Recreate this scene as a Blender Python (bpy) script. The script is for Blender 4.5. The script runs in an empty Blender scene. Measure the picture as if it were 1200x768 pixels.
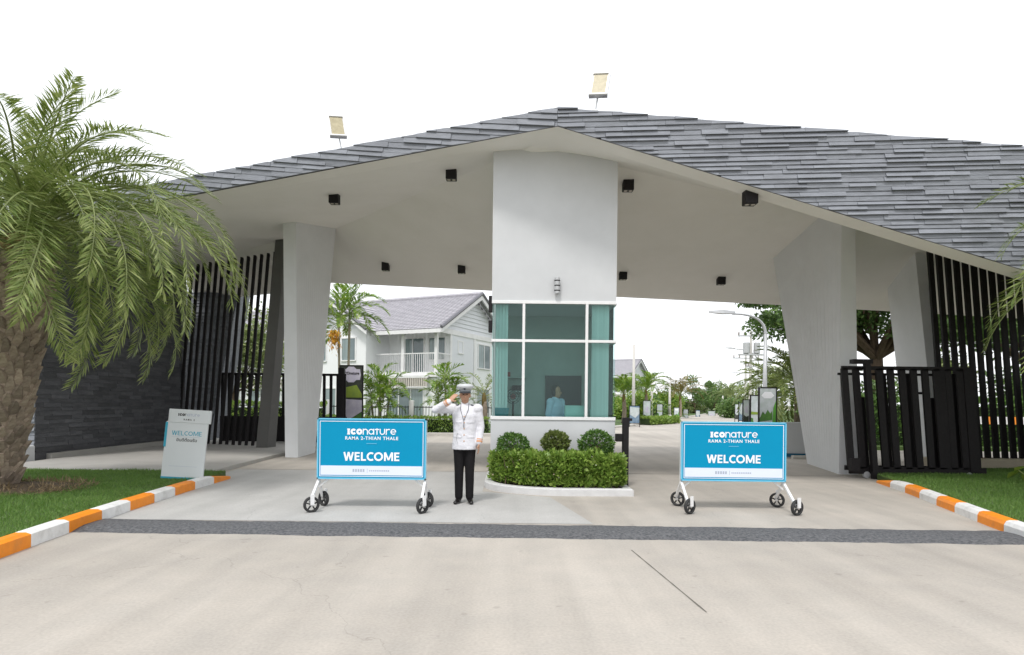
import bpy, math, random
import numpy as np
from mathutils import Vector, Matrix, noise
from mathutils.bvhtree import BVHTree
random.seed(7); rng = np.random.default_rng(7)
S = bpy.context.scene
COL = S.collection
R = math.radians

# ------------------------------------------------------------------ camera
F, HOR, ROLL, EYE = 720.0, 472.0, 0.0105, 1.5
cam = bpy.data.cameras.new('camera'); camo = bpy.data.objects.new('camera', cam); COL.objects.link(camo)
cam.sensor_width = 36; cam.lens = 36*F/1200; cam.shift_y = (HOR-384)/1200
cam.clip_start = 0.05; cam.clip_end = 2000
_r = Vector((1, 0, ROLL)).normalized(); _b = Vector((0, -1, 0)); _u = _b.cross(_r)
camo.matrix_world = Matrix(((_r.x, _u.x, _b.x, 0), (_r.y, _u.y, _b.y, 0), (_r.z, _u.z, _b.z, EYE), (0, 0, 0, 1)))
S.camera = camo

# ------------------------------------------------------------------ sky, sun, exposure
w = bpy.data.worlds.new('World'); S.world = w; w.use_nodes = True
nt = w.node_tree; nt.nodes.clear()
sky = nt.nodes.new('ShaderNodeTexSky'); sky.sky_type = 'NISHITA'; sky.sun_disc = False
SUN_EL, SUN_AZ = 58, 200          # azimuth: 0 = +Y (ahead), clockwise; 200 = behind the camera, a little left
sky.sun_elevation = R(SUN_EL); sky.sun_rotation = R(SUN_AZ)
sky.air_density = 1.0; sky.dust_density = 4.0
mx = nt.nodes.new('ShaderNodeMix'); mx.data_type = 'RGBA'; mx.inputs[0].default_value = 0.9
mx.inputs[7].default_value = (9.0, 9.15, 9.4, 1)      # an even white cloud layer
bg = nt.nodes.new('ShaderNodeBackground'); bg.inputs[1].default_value = 0.12
ow = nt.nodes.new('ShaderNodeOutputWorld')
nt.links.new(sky.outputs[0], mx.inputs[6]); nt.links.new(mx.outputs[2], bg.inputs[0]); nt.links.new(bg.outputs[0], ow.inputs[0])
sl = bpy.data.lights.new('sun', 'SUN'); sl.energy = 1.5; sl.angle = R(10); sl.color = (1, 0.97, 0.93)
so = bpy.data.objects.new('sun', sl); COL.objects.link(so)
_sd = Vector((math.sin(R(SUN_AZ))*math.cos(R(SUN_EL)), math.cos(R(SUN_AZ))*math.cos(R(SUN_EL)), math.sin(R(SUN_EL))))
so.rotation_euler = _sd.to_track_quat('Z', 'Y').to_euler(); so.location = (0, -5, 20)
S.view_settings.view_transform = 'Standard'; S.view_settings.look = 'None'
S.view_settings.exposure = 0.42; S.view_settings.gamma = 1.0; S.view_settings.use_curve_mapping = False
S.render.engine = 'CYCLES'
S.cycles.max_bounces = 8; S.cycles.diffuse_bounces = 7; S.cycles.transparent_max_bounces = 16
S.cycles.caustics_reflective = False; S.cycles.caustics_refractive = False

# ------------------------------------------------------------------ helpers
def ray(px, py):
    u = (px-600)/F; v = (HOR-py)/F
    return Vector((u-v*ROLL, 1, v+u*ROLL))
def at(px, py, Y):
    d = ray(px, py); return Vector((d.x*Y, Y, EYE+d.z*Y))
def gnd(px, py, z=0.0):
    d = ray(px, py); t = (z-EYE)/d.z; return Vector((d.x*t, t, z))

MATS = {}
def srgb(r, g, b):
    return tuple(((c/255/12.92) if c/255 <= 0.04045 else ((c/255+0.055)/1.055)**2.4) for c in (r, g, b))
def mat(name, c1, c2=None, rough=0.6, scale=8.0, detail=4, bump=0.0, bscale=None, metal=0.0, spec=0.5, coord='Object', stretch=(1, 1, 1), per_obj=0.0, big=0.0, bdist=0.02):
    if name in MATS: return MATS[name]
    m = bpy.data.materials.new(name); m.use_nodes = True; n = m.node_tree.nodes; l = m.node_tree.links
    p = n['Principled BSDF']; p.inputs['Roughness'].default_value = rough; p.inputs['Metallic'].default_value = metal
    p.inputs['Specular IOR Level'].default_value = spec
    if c2 is None: c2 = tuple(min(1, c*0.88) for c in c1)
    tc = n.new('ShaderNodeTexCoord'); mp = n.new('ShaderNodeMapping'); mp.inputs['Scale'].default_value = stretch
    l.new(tc.outputs[coord], mp.inputs[0])
    no = n.new('ShaderNodeTexNoise'); no.inputs['Scale'].default_value = scale; no.inputs['Detail'].default_value = detail
    no.inputs['Roughness'].default_value = 0.6
    l.new(mp.outputs[0], no.inputs['Vector'])
    mi = n.new('ShaderNodeMix'); mi.data_type = 'RGBA'; mi.inputs[6].default_value = (*c1, 1); mi.inputs[7].default_value = (*c2, 1)
    rp = n.new('ShaderNodeMapRange'); rp.inputs[1].default_value = 0.3; rp.inputs[2].default_value = 0.7
    l.new(no.outputs[0], rp.inputs[0]); l.new(rp.outputs[0], mi.inputs[0])
    out = mi.outputs[2]
    if big:      # large-scale blotches
        nb = n.new('ShaderNodeTexNoise'); nb.inputs['Scale'].default_value = scale*0.12; nb.inputs['Detail'].default_value = 3
        l.new(mp.outputs[0], nb.inputs['Vector'])
        rb = n.new('ShaderNodeMapRange'); rb.inputs[1].default_value = 0.3; rb.inputs[2].default_value = 0.7
        rb.inputs[3].default_value = 1-big; rb.inputs[4].default_value = 1+big*0.6
        l.new(nb.outputs[0], rb.inputs[0])
        mm = n.new('ShaderNodeVectorMath'); mm.operation = 'SCALE'
        l.new(out, mm.inputs[0]); l.new(rb.outputs[0], mm.inputs[3]); out = mm.outputs[0]
    if per_obj:
        oi = n.new('ShaderNodeObjectInfo'); ge = n.new('ShaderNodeNewGeometry')
        ad = n.new('ShaderNodeMath'); ad.operation = 'ADD'; l.new(oi.outputs['Random'], ad.inputs[0]); l.new(ge.outputs['Random Per Island'], ad.inputs[1])
        fr = n.new('ShaderNodeMath'); fr.operation = 'FRACT'; l.new(ad.outputs[0], fr.inputs[0])
        rb = n.new('ShaderNodeMapRange'); rb.inputs[3].default_value = 1-per_obj; rb.inputs[4].default_value = 1+per_obj
        l.new(fr.outputs[0], rb.inputs[0])
        mm = n.new('ShaderNodeVectorMath'); mm.operation = 'SCALE'
        l.new(out, mm.inputs[0]); l.new(rb.outputs[0], mm.inputs[3]); out = mm.outputs[0]
    l.new(out, p.inputs['Base Color'])
    if bump:
        n2 = n.new('ShaderNodeTexNoise'); n2.inputs['Scale'].default_value = bscale or scale*4; n2.inputs['Detail'].default_value = 5
        l.new(mp.outputs[0], n2.inputs['Vector'])
        b = n.new('ShaderNodeBump'); b.inputs['Strength'].default_value = bump; b.inputs['Distance'].default_value = bdist
        l.new(n2.outputs[0], b.inputs['Height']); l.new(b.outputs[0], p.inputs['Normal'])
    MATS[name] = m; return m
def leafmat(name, cols, rough=0.5, trans=0.25):
    """leaf colour picked per leaf; some light passes through the blade"""
    m = bpy.data.materials.new(name); m.use_nodes = True; n = m.node_tree.nodes; l = m.node_tree.links
    p = n['Principled BSDF']; p.inputs['Roughness'].default_value = rough
    ge = n.new('ShaderNodeNewGeometry'); cr = n.new('ShaderNodeValToRGB'); cr.color_ramp.interpolation = 'LINEAR'
    e = cr.color_ramp.elements
    e[0].color = (*cols[0], 1); e[1].color = (*cols[-1], 1)
    for i, c in enumerate(cols[1:-1]): e.new((i+1)/(len(cols)-1)).color = (*c, 1)
    l.new(ge.outputs['Random Per Island'], cr.inputs[0]); l.new(cr.outputs[0], p.inputs['Base Color'])
    tr = n.new('ShaderNodeBsdfTranslucent'); l.new(cr.outputs[0], tr.inputs[0])
    ms = n.new('ShaderNodeMixShader'); ms.inputs[0].default_value = trans
    l.new(p.outputs[0], ms.inputs[1]); l.new(tr.outputs[0], ms.inputs[2]); l.new(ms.outputs[0], n['Material Output'].inputs[0])
    MATS[name] = m; return m
def glassmat(name, tint, refl=0.12):
    m = bpy.data.materials.new(name); m.use_nodes = True; n = m.node_tree.nodes; l = m.node_tree.links
    n.remove(n['Principled BSDF'])
    t = n.new('ShaderNodeBsdfTransparent'); t.inputs[0].default_value = (*tint, 1)
    g = n.new('ShaderNodeBsdfGlossy'); g.inputs['Roughness'].default_value = 0.01; g.inputs[0].default_value = (0.9, 0.95, 0.95, 1)
    lw = n.new('ShaderNodeFresnel'); lw.inputs[0].default_value = 1.34
    ad = n.new('ShaderNodeMath'); ad.operation = 'ADD'; ad.inputs[1].default_value = refl; ad.use_clamp = True
    l.new(lw.outputs[0], ad.inputs[0])
    ms = n.new('ShaderNodeMixShader'); l.new(ad.outputs[0], ms.inputs[0]); l.new(t.outputs[0], ms.inputs[1]); l.new(g.outputs[0], ms.inputs[2])
    l.new(ms.outputs[0], n['Material Output'].inputs[0]); MATS[name] = m; return m

WL = {}          # world origin of each thing while it is being built
def tag(o, label=None, cat=None, group=None, kind=None):
    if label: o['label'] = label
    if cat: o['category'] = cat
    if group: o['group'] = group
    if kind: o['kind'] = kind
    return o
def thing(name, label, cat, loc=(0, 0, 0), group=None, rz=0.0):
    o = bpy.data.objects.new(name, None); COL.objects.link(o); o.empty_display_size = 0.2
    o.location = loc; o.rotation_euler = (0, 0, rz); WL[o.name] = Vector(loc)
    return tag(o, label, cat, group)
def place(name, me, parent=None, loc=None, M=None):
    o = bpy.data.objects.new(name, me); COL.objects.link(o)
    if parent is not None:
        o.parent = parent
        if parent.name in WL: WL[o.name] = WL[parent.name]
    if M is not None: o.matrix_local = M
    elif loc is not None: o.location = loc
    return o
def copy_tree(o, parent=None):
    c = o.copy(); COL.objects.link(c); c.parent = parent
    for ch in list(o.children): copy_tree(ch, c)
    return c

class MB:
    """collects faces, then links them as one mesh object"""
    def __init__(s): s.v = []; s.f = []
    def add(s, vs, fs):
        n = len(s.v); s.v.extend([tuple(v) for v in vs]); s.f.extend([tuple(i+n for i in f) for f in fs]); return s
    def quad(s, a, b, c, d): return s.add([a, b, c, d], [(0, 1, 2, 3)])
    def box(s, x0, x1, y0, y1, z0, z1):
        return s.add([(x0, y0, z0), (x1, y0, z0), (x1, y1, z0), (x0, y1, z0), (x0, y0, z1), (x1, y0, z1), (x1, y1, z1), (x0, y1, z1)],
                     [(3, 2, 1, 0), (4, 5, 6, 7), (0, 1, 5, 4), (1, 2, 6, 5), (2, 3, 7, 6), (3, 0, 4, 7)])
    def cbox(s, x0, x1, y0, y1, z0, z1, c=0.01):
        """box with small chamfers on its vertical and horizontal edges"""
        pr = []
        for z, i in ((z0, c), (z0+c, 0), (z1-c, 0), (z1, c)):
            a, b, d, e = x0+i, x1-i, y0+i, y1-i
            q = c if i == 0 else c*0.6
            pr.append([(a+q, d, z), (b-q, d, z), (b, d+q, z), (b, e-q, z), (b-q, e, z), (a+q, e, z), (a, e-q, z), (a, d+q, z)])
        return s.loft(pr)
    def loft(s, rings, caps=True):
        n = len(rings[0]); vs = [p for r in rings for p in r]; fs = []
        for k in range(len(rings)-1):
            for i in range(n):
                j = (i+1) % n; fs.append((k*n+i, k*n+j, (k+1)*n+j, (k+1)*n+i))
        if caps: fs.append(tuple(range(n-1, -1, -1))); fs.append(tuple((len(rings)-1)*n+i for i in range(n)))
        return s.add(vs, fs)
    def prism(s, poly, ext):
        ext = Vector(ext); a = [Vector(p) for p in poly]; b = [p+ext for p in a]; n = len(a)
        return s.add(a+b, [tuple(range(n)), tuple(range(2*n-1, n-1, -1))]+[(i, i+n, (i+1) % n+n, (i+1) % n) for i in range(n)])
    def bar(s, p, q, wx, wy, up=(0, 0, 1)):
        p = Vector(p); q = Vector(q); d = (q-p).normalized(); u = Vector(up)
        if abs(d.dot(u)) > 0.98: u = Vector((0, 1, 0))
        a = d.cross(u).normalized()*wx/2; b = a.cross(d).normalized()*wy/2
        return s.loft([[p-a-b, p+a-b, p+a+b, p-a+b], [q-a-b, q+a-b, q+a+b, q-a+b]])
    def tube(s, pts, rads, n=8, caps=True):
        pts = [Vector(p) for p in pts]
        if not hasattr(rads, '__len__'): rads = [rads]*len(pts)
        rings = []; ref = None
        for i, p in enumerate(pts):
            d = (pts[min(i+1, len(pts)-1)]-pts[max(i-1, 0)]).normalized()
            if ref is None: ref = Vector((1, 0, 0)) if abs(d.x) < 0.8 else Vector((0, 1, 0))
            a = (ref-d*ref.dot(d)).normalized(); ref = a; b = d.cross(a)
            rings.append([p+(a*math.cos(2*math.pi*k/n)+b*math.sin(2*math.pi*k/n))*rads[i] for k in range(n)])
        return s.loft(rings, caps)
    def ell(s, c, r, n=12, m=8):
        c = Vector(c); rings = []
        for i in range(m+1):
            t = -math.pi/2+math.pi*i/m; k = max(math.cos(t), 0.02)
            rings.append([c+Vector((r[0]*k*math.cos(2*math.pi*j/n), r[1]*k*math.sin(2*math.pi*j/n), r[2]*math.sin(t))) for j in range(n)])
        return s.loft(rings)
    def cap(s, p, q, r0, r1, n=10):
        """round-ended tapered limb"""
        p = Vector(p); q = Vector(q); d = (q-p).normalized(); pts = []; rr = []
        for k in range(4):
            t = math.pi/2*(1-k/3.0); pts.append(p-d*r0*math.sin(t)); rr.append(max(r0*math.cos(t), r0*0.05))
        for k in range(4):
            t = math.pi/2*k/3.0; pts.append(q+d*r1*math.sin(t)); rr.append(max(r1*math.cos(t), r1*0.05))
        return s.tube(pts, rr, n)
    def lathe(s, prof, c=(0, 0, 0), n=16):
        c = Vector(c)
        return s.loft([[c+Vector((r*math.cos(2*math.pi*k/n), r*math.sin(2*math.pi*k/n), z)) for k in range(n)] for r, z in prof])
    def mesh(s, name, m, org=None, smooth=False):
        me = bpy.data.meshes.new(name)
        v = np.array(s.v, dtype=float)
        if org is not None: v = v-np.array(org)[None, :]
        me.from_pydata(v.tolist(), [], s.f); me.materials.append(m)
        if smooth: me.polygons.foreach_set('use_smooth', [True]*len(me.polygons))
        me.update(); return me
    def build(s, name, m, parent=None, smooth=False, org=None, kind=None, label=None, local=False):
        """vertices are world coordinates unless local=True"""
        if parent is not None and not local: org = WL.get(parent.name)
        me = s.mesh(name, m, org, smooth)
        o = place(name, me, parent)
        if parent is None and org is not None: o.location = org
        if parent is None: WL[o.name] = Vector(org) if org is not None else Vector((0, 0, 0))
        if kind: o['kind'] = kind
        if label: o['label'] = label
        return o
def raw_mesh(name, V, faces_flat, per, m, smooth=False):
    """numpy verts + faces of equal size -> mesh"""
    me = bpy.data.meshes.new(name); nf = len(faces_flat)//per
    me.vertices.add(len(V)); me.vertices.foreach_set('co', np.asarray(V, dtype=np.float32).ravel())
    me.loops.add(len(faces_flat)); me.loops.foreach_set('vertex_index', np.asarray(faces_flat, dtype=np.int32))
    me.polygons.add(nf); me.polygons.foreach_set('loop_start', np.arange(0, nf*per, per, dtype=np.int32))
    me.polygons.foreach_set('loop_total', np.full(nf, per, dtype=np.int32))
    me.materials.append(m); me.update(calc_edges=True); me.validate()
    if smooth: me.polygons.foreach_set('use_smooth', [True]*nf)
    return me
def leaves(C, D, U, L, W):
    """diamond leaves: base points C, directions D, width directions U, lengths L, widths W -> verts, quads"""
    n = len(C); L = np.asarray(L)[:, None]; W = np.asarray(W)[:, None]
    N = np.cross(D, U)
    V = np.empty((n, 4, 3)); V[:, 0] = C; V[:, 1] = C+D*L*0.5+U*W*0.5+N*L*0.05; V[:, 2] = C+D*L; V[:, 3] = C+D*L*0.5-U*W*0.5+N*L*0.05
    return V.reshape(-1, 3), np.arange(n*4)
def unit(a): return a/np.maximum(np.linalg.norm(a, axis=1, keepdims=True), 1e-9)
def leaf_cloud(P, Nrm, L, W, m, name, spread=0.8, up=0.3):
    n = len(P); D = unit(Nrm+rng.normal(0, spread, (n, 3))+np.array([0, 0, up])); U = unit(np.cross(D, rng.normal(0, 1, (n, 3))))
    l = L*rng.uniform(0.6, 1.3, n); V, Fc = leaves(P, D, U, l, W*l/L)
    return raw_mesh(name, V, Fc, 4, m)
def remeshed(mb, name, m, parent, voxel=0.012, it=4, fac=0.5):
    me = mb.mesh('tmp', m, WL.get(parent.name) if parent else None)
    o = bpy.data.objects.new('tmp', me); COL.objects.link(o)
    r = o.modifiers.new('r', 'REMESH'); r.mode = 'VOXEL'; r.voxel_size = voxel; r.use_smooth_shade = True
    sm = o.modifiers.new('s', 'SMOOTH'); sm.iterations = it; sm.factor = fac
    dg = bpy.context.evaluated_depsgraph_get(); e = o.evaluated_get(dg)
    out = bpy.data.meshes.new_from_object(e); out.name = name
    bpy.data.objects.remove(o); bpy.data.meshes.remove(me)
    if not out.materials: out.materials.append(m)
    out.polygons.foreach_set('use_smooth', [True]*len(out.polygons))
    return place(name, out, parent)
def text_mesh(txt, size, m, bold=0.0, ext=0.0008, spacing=1.0):
    cu = bpy.data.curves.new('t', 'FONT'); cu.body = txt; cu.size = size; cu.align_x = 'CENTER'; cu.align_y = 'CENTER'
    cu.offset = bold; cu.extrude = ext; cu.space_character = spacing; cu.resolution_u = 3
    o = bpy.data.objects.new('t', cu); COL.objects.link(o)
    dg = bpy.context.evaluated_depsgraph_get(); me = bpy.data.meshes.new_from_object(o.evaluated_get(dg))
    bpy.data.objects.remove(o); bpy.data.curves.remove(cu)
    me.materials.clear(); me.materials.append(m); return me

# ------------------------------------------------------------------ materials
pill_m = mat('bounce_lifted_paint', srgb(224, 226, 228), srgb(217, 219, 221), 0.75, 1.6, bump=0.05, bscale=60, big=0.03)  # building's grey paint lightened: ground bounce under the canopy put into the colour
paint = mat('pale_grey_paint', srgb(202, 204, 206), srgb(195, 197, 199), 0.75, 1.6, bump=0.05, bscale=60, big=0.03)
soff_m = mat('cream_soffit_paint', srgb(243, 241, 237), srgb(238, 236, 231), 0.85, 1.0, bump=0.03, bscale=50, big=0.03)
stone_m = mat('grey_split_stone', (0.24, 0.255, 0.285), (0.18, 0.19, 0.212), 0.7, 7, bump=0.5, bscale=30, per_obj=0.12, stretch=(0.5, 0.5, 2))
dstone_m = mat('shade_toned_split_stone', (0.095, 0.097, 0.105), (0.06, 0.062, 0.07), 0.8, 7, bump=0.5, bscale=30, per_obj=0.3, stretch=(0.5, 0.5, 2))  # grey split stone with roof shade put into its colour; also backs the fascias
black_m = mat('black_powder_coat', (0.010, 0.0085, 0.0095), (0.015, 0.013, 0.014), 0.6, 20, spec=0.25)
white_m = mat('white_paint', (0.78, 0.78, 0.78), (0.74, 0.74, 0.74), 0.5, 6)
conc_m = mat('concrete_road', (0.475, 0.435, 0.385), (0.42, 0.39, 0.35), 0.85, 2.2, 6, bump=0.25, bscale=90, big=0.16, bdist=0.006)
conc2_m = mat('new_concrete', (0.47, 0.465, 0.45), (0.43, 0.425, 0.41), 0.85, 2.0, 6, bump=0.2, bscale=90, big=0.08, bdist=0.006)
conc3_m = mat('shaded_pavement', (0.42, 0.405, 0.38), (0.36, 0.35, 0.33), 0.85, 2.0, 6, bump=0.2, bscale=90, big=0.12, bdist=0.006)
kerbw_m = mat('white_kerb_paint', (0.80, 0.80, 0.80), (0.70, 0.70, 0.69), 0.55, 9, 5, bump=0.15, bscale=50, bdist=0.01)
kerbo_m = mat('orange_kerb_paint', (0.90, 0.29, 0.012), (0.80, 0.24, 0.01), 0.55, 9, 5, bump=0.15, bscale=50, bdist=0.01)
asph_m = mat('worn_asphalt', (0.055, 0.058, 0.065), (0.22, 0.225, 0.235), 0.9, 30, 7, bump=1.0, bscale=90, big=0.0, bdist=0.03)
soil_m = mat('brown_soil', (0.11, 0.08, 0.05), (0.07, 0.05, 0.032), 0.95, 12, bump=0.8)
turf_m = mat('turf_base', (0.075, 0.13, 0.03), (0.05, 0.09, 0.02), 0.95, 10, bump=0.6)
grass_m = leafmat('grass_blade', [(0.09, 0.19, 0.03), (0.13, 0.26, 0.045), (0.19, 0.30, 0.07), (0.10, 0.20, 0.035)], 0.6, 0.3)
palm_m = leafmat('date_palm_leaf', [(0.10, 0.16, 0.03), (0.22, 0.29, 0.075), (0.36, 0.41, 0.15), (0.16, 0.22, 0.05)], 0.38, 0.35)
rachis_m = mat('frond_stem', (0.22, 0.27, 0.09), (0.17, 0.2, 0.07), 0.5, 10)
areca_m = leafmat('areca_leaf', [(0.10, 0.21, 0.03), (0.20, 0.34, 0.05), (0.36, 0.46, 0.08), (0.14, 0.27, 0.035)], 0.4, 0.35)
hedge_m = leafmat('hedge_leaf', [(0.12, 0.21, 0.035), (0.22, 0.36, 0.06), (0.34, 0.46, 0.10), (0.17, 0.28, 0.045)], 0.4, 0.3)
ball_m = leafmat('ball_shrub_leaf', [(0.05, 0.13, 0.025), (0.10, 0.20, 0.04), (0.15, 0.27, 0.05)], 0.45, 0.25)
ball2_m = leafmat('bronze_shrub_leaf', [(0.10, 0.15, 0.035), (0.16, 0.21, 0.05), (0.23, 0.26, 0.09)], 0.45, 0.25)
tree_m = leafmat('tree_leaf', [(0.07, 0.14, 0.035), (0.11, 0.20, 0.05), (0.17, 0.27, 0.07)], 0.45, 0.3)
tree2_m = leafmat('pale_tree_leaf', [(0.16, 0.23, 0.08), (0.24, 0.31, 0.11), (0.32, 0.36, 0.14)], 0.5, 0.35)
bark_m = mat('bark', (0.17, 0.12, 0.08), (0.10, 0.07, 0.045), 0.9, 9, bump=0.8, stretch=(1, 1, 0.3))
base_m = mat('palm_leaf_base', (0.36, 0.295, 0.23), (0.21, 0.16, 0.12), 0.9, 14, bump=0.7, per_obj=0.35)
blue_m = mat('blue_sign_print', (0.0, 0.27, 0.475), (0.0, 0.26, 0.46), 0.5, 3, spec=0.15)
lblue_m = mat('light_blue_edge', (0.16, 0.52, 0.72), (0.14, 0.48, 0.68), 0.4, 3)
print_w = mat('white_print', (0.86, 0.88, 0.92), (0.84, 0.86, 0.90), 0.45, 3)
print_band = mat('pale_band_print', (0.70, 0.76, 0.88), (0.68, 0.74, 0.86), 0.45, 3)
print_g = mat('grey_print', (0.42, 0.47, 0.56), None, 0.5, 3)
print_k = mat('black_print', (0.02, 0.02, 0.02), None, 0.5, 3)
rubber_m = mat('black_rubber', (0.02, 0.02, 0.021), (0.03, 0.03, 0.03), 0.75, 12)
alu_m = mat('aluminium', (0.55, 0.55, 0.55), (0.5, 0.5, 0.5), 0.35, 8, metal=0.8)
galv_m = mat('galvanised_steel', (0.50, 0.51, 0.52), (0.44, 0.45, 0.46), 0.5, 6, metal=0.3)
glass_m = glassmat('teal_tinted_glass', (0.82, 0.945, 0.93), 0.004)
pane_m = mat('house_window_glass', (0.10, 0.14, 0.15), (0.16, 0.21, 0.22), 0.08, 0.6, spec=0.8)

def weather(m, tracks=0.12, specks=0.25):
    """tyre-worn bands along the drive, drips and hairline cracks laid over a concrete colour"""
    n = m.node_tree.nodes; l = m.node_tree.links; p = n['Principled BSDF']; src = p.inputs['Base Color'].links[0].from_socket
    tc = n.new('ShaderNodeTexCoord')
    def noise_(scale, st, det=4):
        mp = n.new('ShaderNodeMapping'); mp.inputs['Scale'].default_value = st; l.new(tc.outputs['Object'], mp.inputs[0])
        t = n.new('ShaderNodeTexNoise'); t.inputs['Scale'].default_value = scale; t.inputs['Detail'].default_value = det; l.new(mp.outputs[0], t.inputs['Vector']); return t.outputs[0]
    def rng_(sock, a, b, c, d):
        r = n.new('ShaderNodeMapRange'); r.inputs[1].default_value = a; r.inputs[2].default_value = b; r.inputs[3].default_value = c; r.inputs[4].default_value = d; l.new(sock, r.inputs[0]); return r.outputs[0]
    def mul(sock, f):
        v = n.new('ShaderNodeVectorMath'); v.operation = 'SCALE'; l.new(sock, v.inputs[0]); l.new(f, v.inputs[3]); return v.outputs[0]
    out = mul(src, rng_(noise_(1.0, (2.4, 0.16, 1)), 0.35, 0.7, 1.0, 1-tracks))
    out = mul(out, rng_(noise_(45, (1, 1, 1), 2), 0.25, 0.75, 0.90, 1.08))
    out = mul(out, rng_(noise_(7, (1, 1, 1), 1), 0.72, 0.78, 1.0, 1-specks))
    vo = n.new('ShaderNodeTexVoronoi'); vo.feature = 'DISTANCE_TO_EDGE'; vo.inputs['Scale'].default_value = 0.23
    mp = n.new('ShaderNodeMapping'); l.new(tc.outputs['Object'], mp.inputs[0])
    nz = n.new('ShaderNodeTexNoise'); nz.inputs['Scale'].default_value = 1.3; nz.inputs['Detail'].default_value = 6; l.new(tc.outputs['Object'], nz.inputs['Vector'])
    ad = n.new('ShaderNodeVectorMath'); ad.operation = 'ADD'; l.new(mp.outputs[0], ad.inputs[0]); l.new(nz.outputs[1], ad.inputs[1]); l.new(ad.outputs[0], vo.inputs['Vector'])
    out = mul(out, rng_(vo.outputs['Distance'], 0.0, 0.0016, 0.80, 1.0))
    l.new(out, p.inputs['Base Color'])
weather(conc_m, 0.16, 0.16); weather(conc2_m, 0.12, 0.14)
def grime(m, amt=0.25, scale=3.0, dark=(0.16, 0.14, 0.11)):
    """uneven dirt and scuffs over a paint"""
    n = m.node_tree.nodes; l = m.node_tree.links; p = n['Principled BSDF']; src = p.inputs['Base Color'].links[0].from_socket
    tc = n.new('ShaderNodeTexCoord'); t = n.new('ShaderNodeTexNoise'); t.inputs['Scale'].default_value = scale; t.inputs['Detail'].default_value = 8; t.inputs['Roughness'].default_value = 0.7
    l.new(tc.outputs['Object'], t.inputs['Vector']); r = n.new('ShaderNodeMapRange'); r.inputs[1].default_value = 0.52; r.inputs[2].default_value = 0.75; r.inputs[4].default_value = amt; l.new(t.outputs[0], r.inputs[0])
    mi = n.new('ShaderNodeMix'); mi.data_type = 'RGBA'; l.new(r.outputs[0], mi.inputs[0]); l.new(src, mi.inputs[6]); mi.inputs[7].default_value = (*dark, 1); l.new(mi.outputs[2], p.inputs['Base Color'])
grime(kerbw_m, 0.35, 4); grime(kerbo_m, 0.3, 4); grime(paint, 0.07, 0.9, (0.35, 0.34, 0.32)); grime(pill_m, 0.10, 0.9, (0.35, 0.34, 0.32)); grime(soff_m, 0.08, 0.7, (0.42, 0.40, 0.36))
# ================================================================== GROUND
def sheet(name, pts, z, m, kind='structure', sub=0):
    mb = MB(); mb.add([(p[0], p[1], z) for p in pts], [tuple(range(len(pts)))])
    return mb.build(name, m, kind=kind)
earth_m = mat('far_ground', (0.16, 0.17, 0.10), (0.22, 0.2, 0.14), 0.95, 0.3, 5)
sheet('ground', [(-900, -60), (900, -60), (900, 1500), (-900, 1500)], -0.03, earth_m)
drive = sheet('driveway', [(-14, -8), (16, -8), (16, 19), (70, 19), (110, 260), (-60, 260), (-60, 19), (-14, 19)], 0.0, conc_m)
sheet('left_lane_slab', [(-5.35, 7.62), (1.03, 7.62), (0.62, 9.75), (-0.48, 10.3), (-0.48, 13.2), (-5.9, 13.2)], 0.004, conc2_m)
# saw-cut joints in the slab, a little darker than the concrete
joint_m = mat('joint_filler', (0.16, 0.145, 0.125), (0.11, 0.10, 0.09), 0.9, 30)
def joint(p, q, wd):
    p = Vector(p); q = Vector(q); n = Vector((-(q-p).y, (q-p).x, 0)).normalized()*wd/2
    mb = MB(); N = 14; L = []; Rr = []
    for i in range(N+1):
        c = p.lerp(q, i/N); k = (0.5+0.8*random.random()); L.append(c-n*k); Rr.append(c+n*k)
    for i in range(N): mb.quad(L[i], L[i+1], Rr[i+1], Rr[i])
    o = mb.build('joint', joint_m, drive); o.location.z = 0.0035
joint(gnd(740, 645), gnd(828, 718), 0.014)
joint((1.95, 13.2, 0), (7.1, 13.15, 0), 0.03)
joint((2.0, 12.0, 0), (7.0, 12.0, 0), 0.012)
joint((-5.8, 13.25, 0.002), (-0.5, 13.25, 0.002), 0.03)

# worn asphalt hump across the entrance
bm_ = MB(); NX, NY = 170, 9; rows = []
for j in range(NY+1):
    v = j/NY; row = []
    for i in range(NX+1):
        u = i/NX; x = -5.02+u*(5.95+5.02)
        y0 = 6.83-0.12*u; y1 = 7.66-0.16*u
        e = 0.035*noise.noise((x*2.1, 3.3, v*2)) + 0.022*noise.noise((x*9, 1.3, v*3)) + 0.012*noise.noise((x*31, 2.3, v*3))
        y = y0+(y1-y0)*v+e
        h = 0.045*math.sin(math.pi*v)**0.6 + 0.006*noise.noise((x*6, y*6, 0)) + 0.004*noise.noise((x*25, y*25, 0))
        row.append((x, y, -0.012+h if 0 < j < NY else -0.004))
    rows.append(row)
n = NX+1
bm_.add([p for r in rows for p in r], [(j*n+i, j*n+i+1, (j+1)*n+i+1, (j+1)*n+i) for j in range(NY) for i in range(NX)])
bm_.build('speed_hump', asph_m, smooth=True, kind='structure')

# raised forecourt paving under the left wing
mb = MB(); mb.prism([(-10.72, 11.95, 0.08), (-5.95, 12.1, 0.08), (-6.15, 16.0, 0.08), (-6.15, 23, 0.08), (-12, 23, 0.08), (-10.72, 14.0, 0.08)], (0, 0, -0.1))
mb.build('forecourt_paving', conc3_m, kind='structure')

kerbp_m = mat('plain_kerb_concrete', (0.55, 0.53, 0.49), None, 0.85, 6, bump=0.2)
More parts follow.
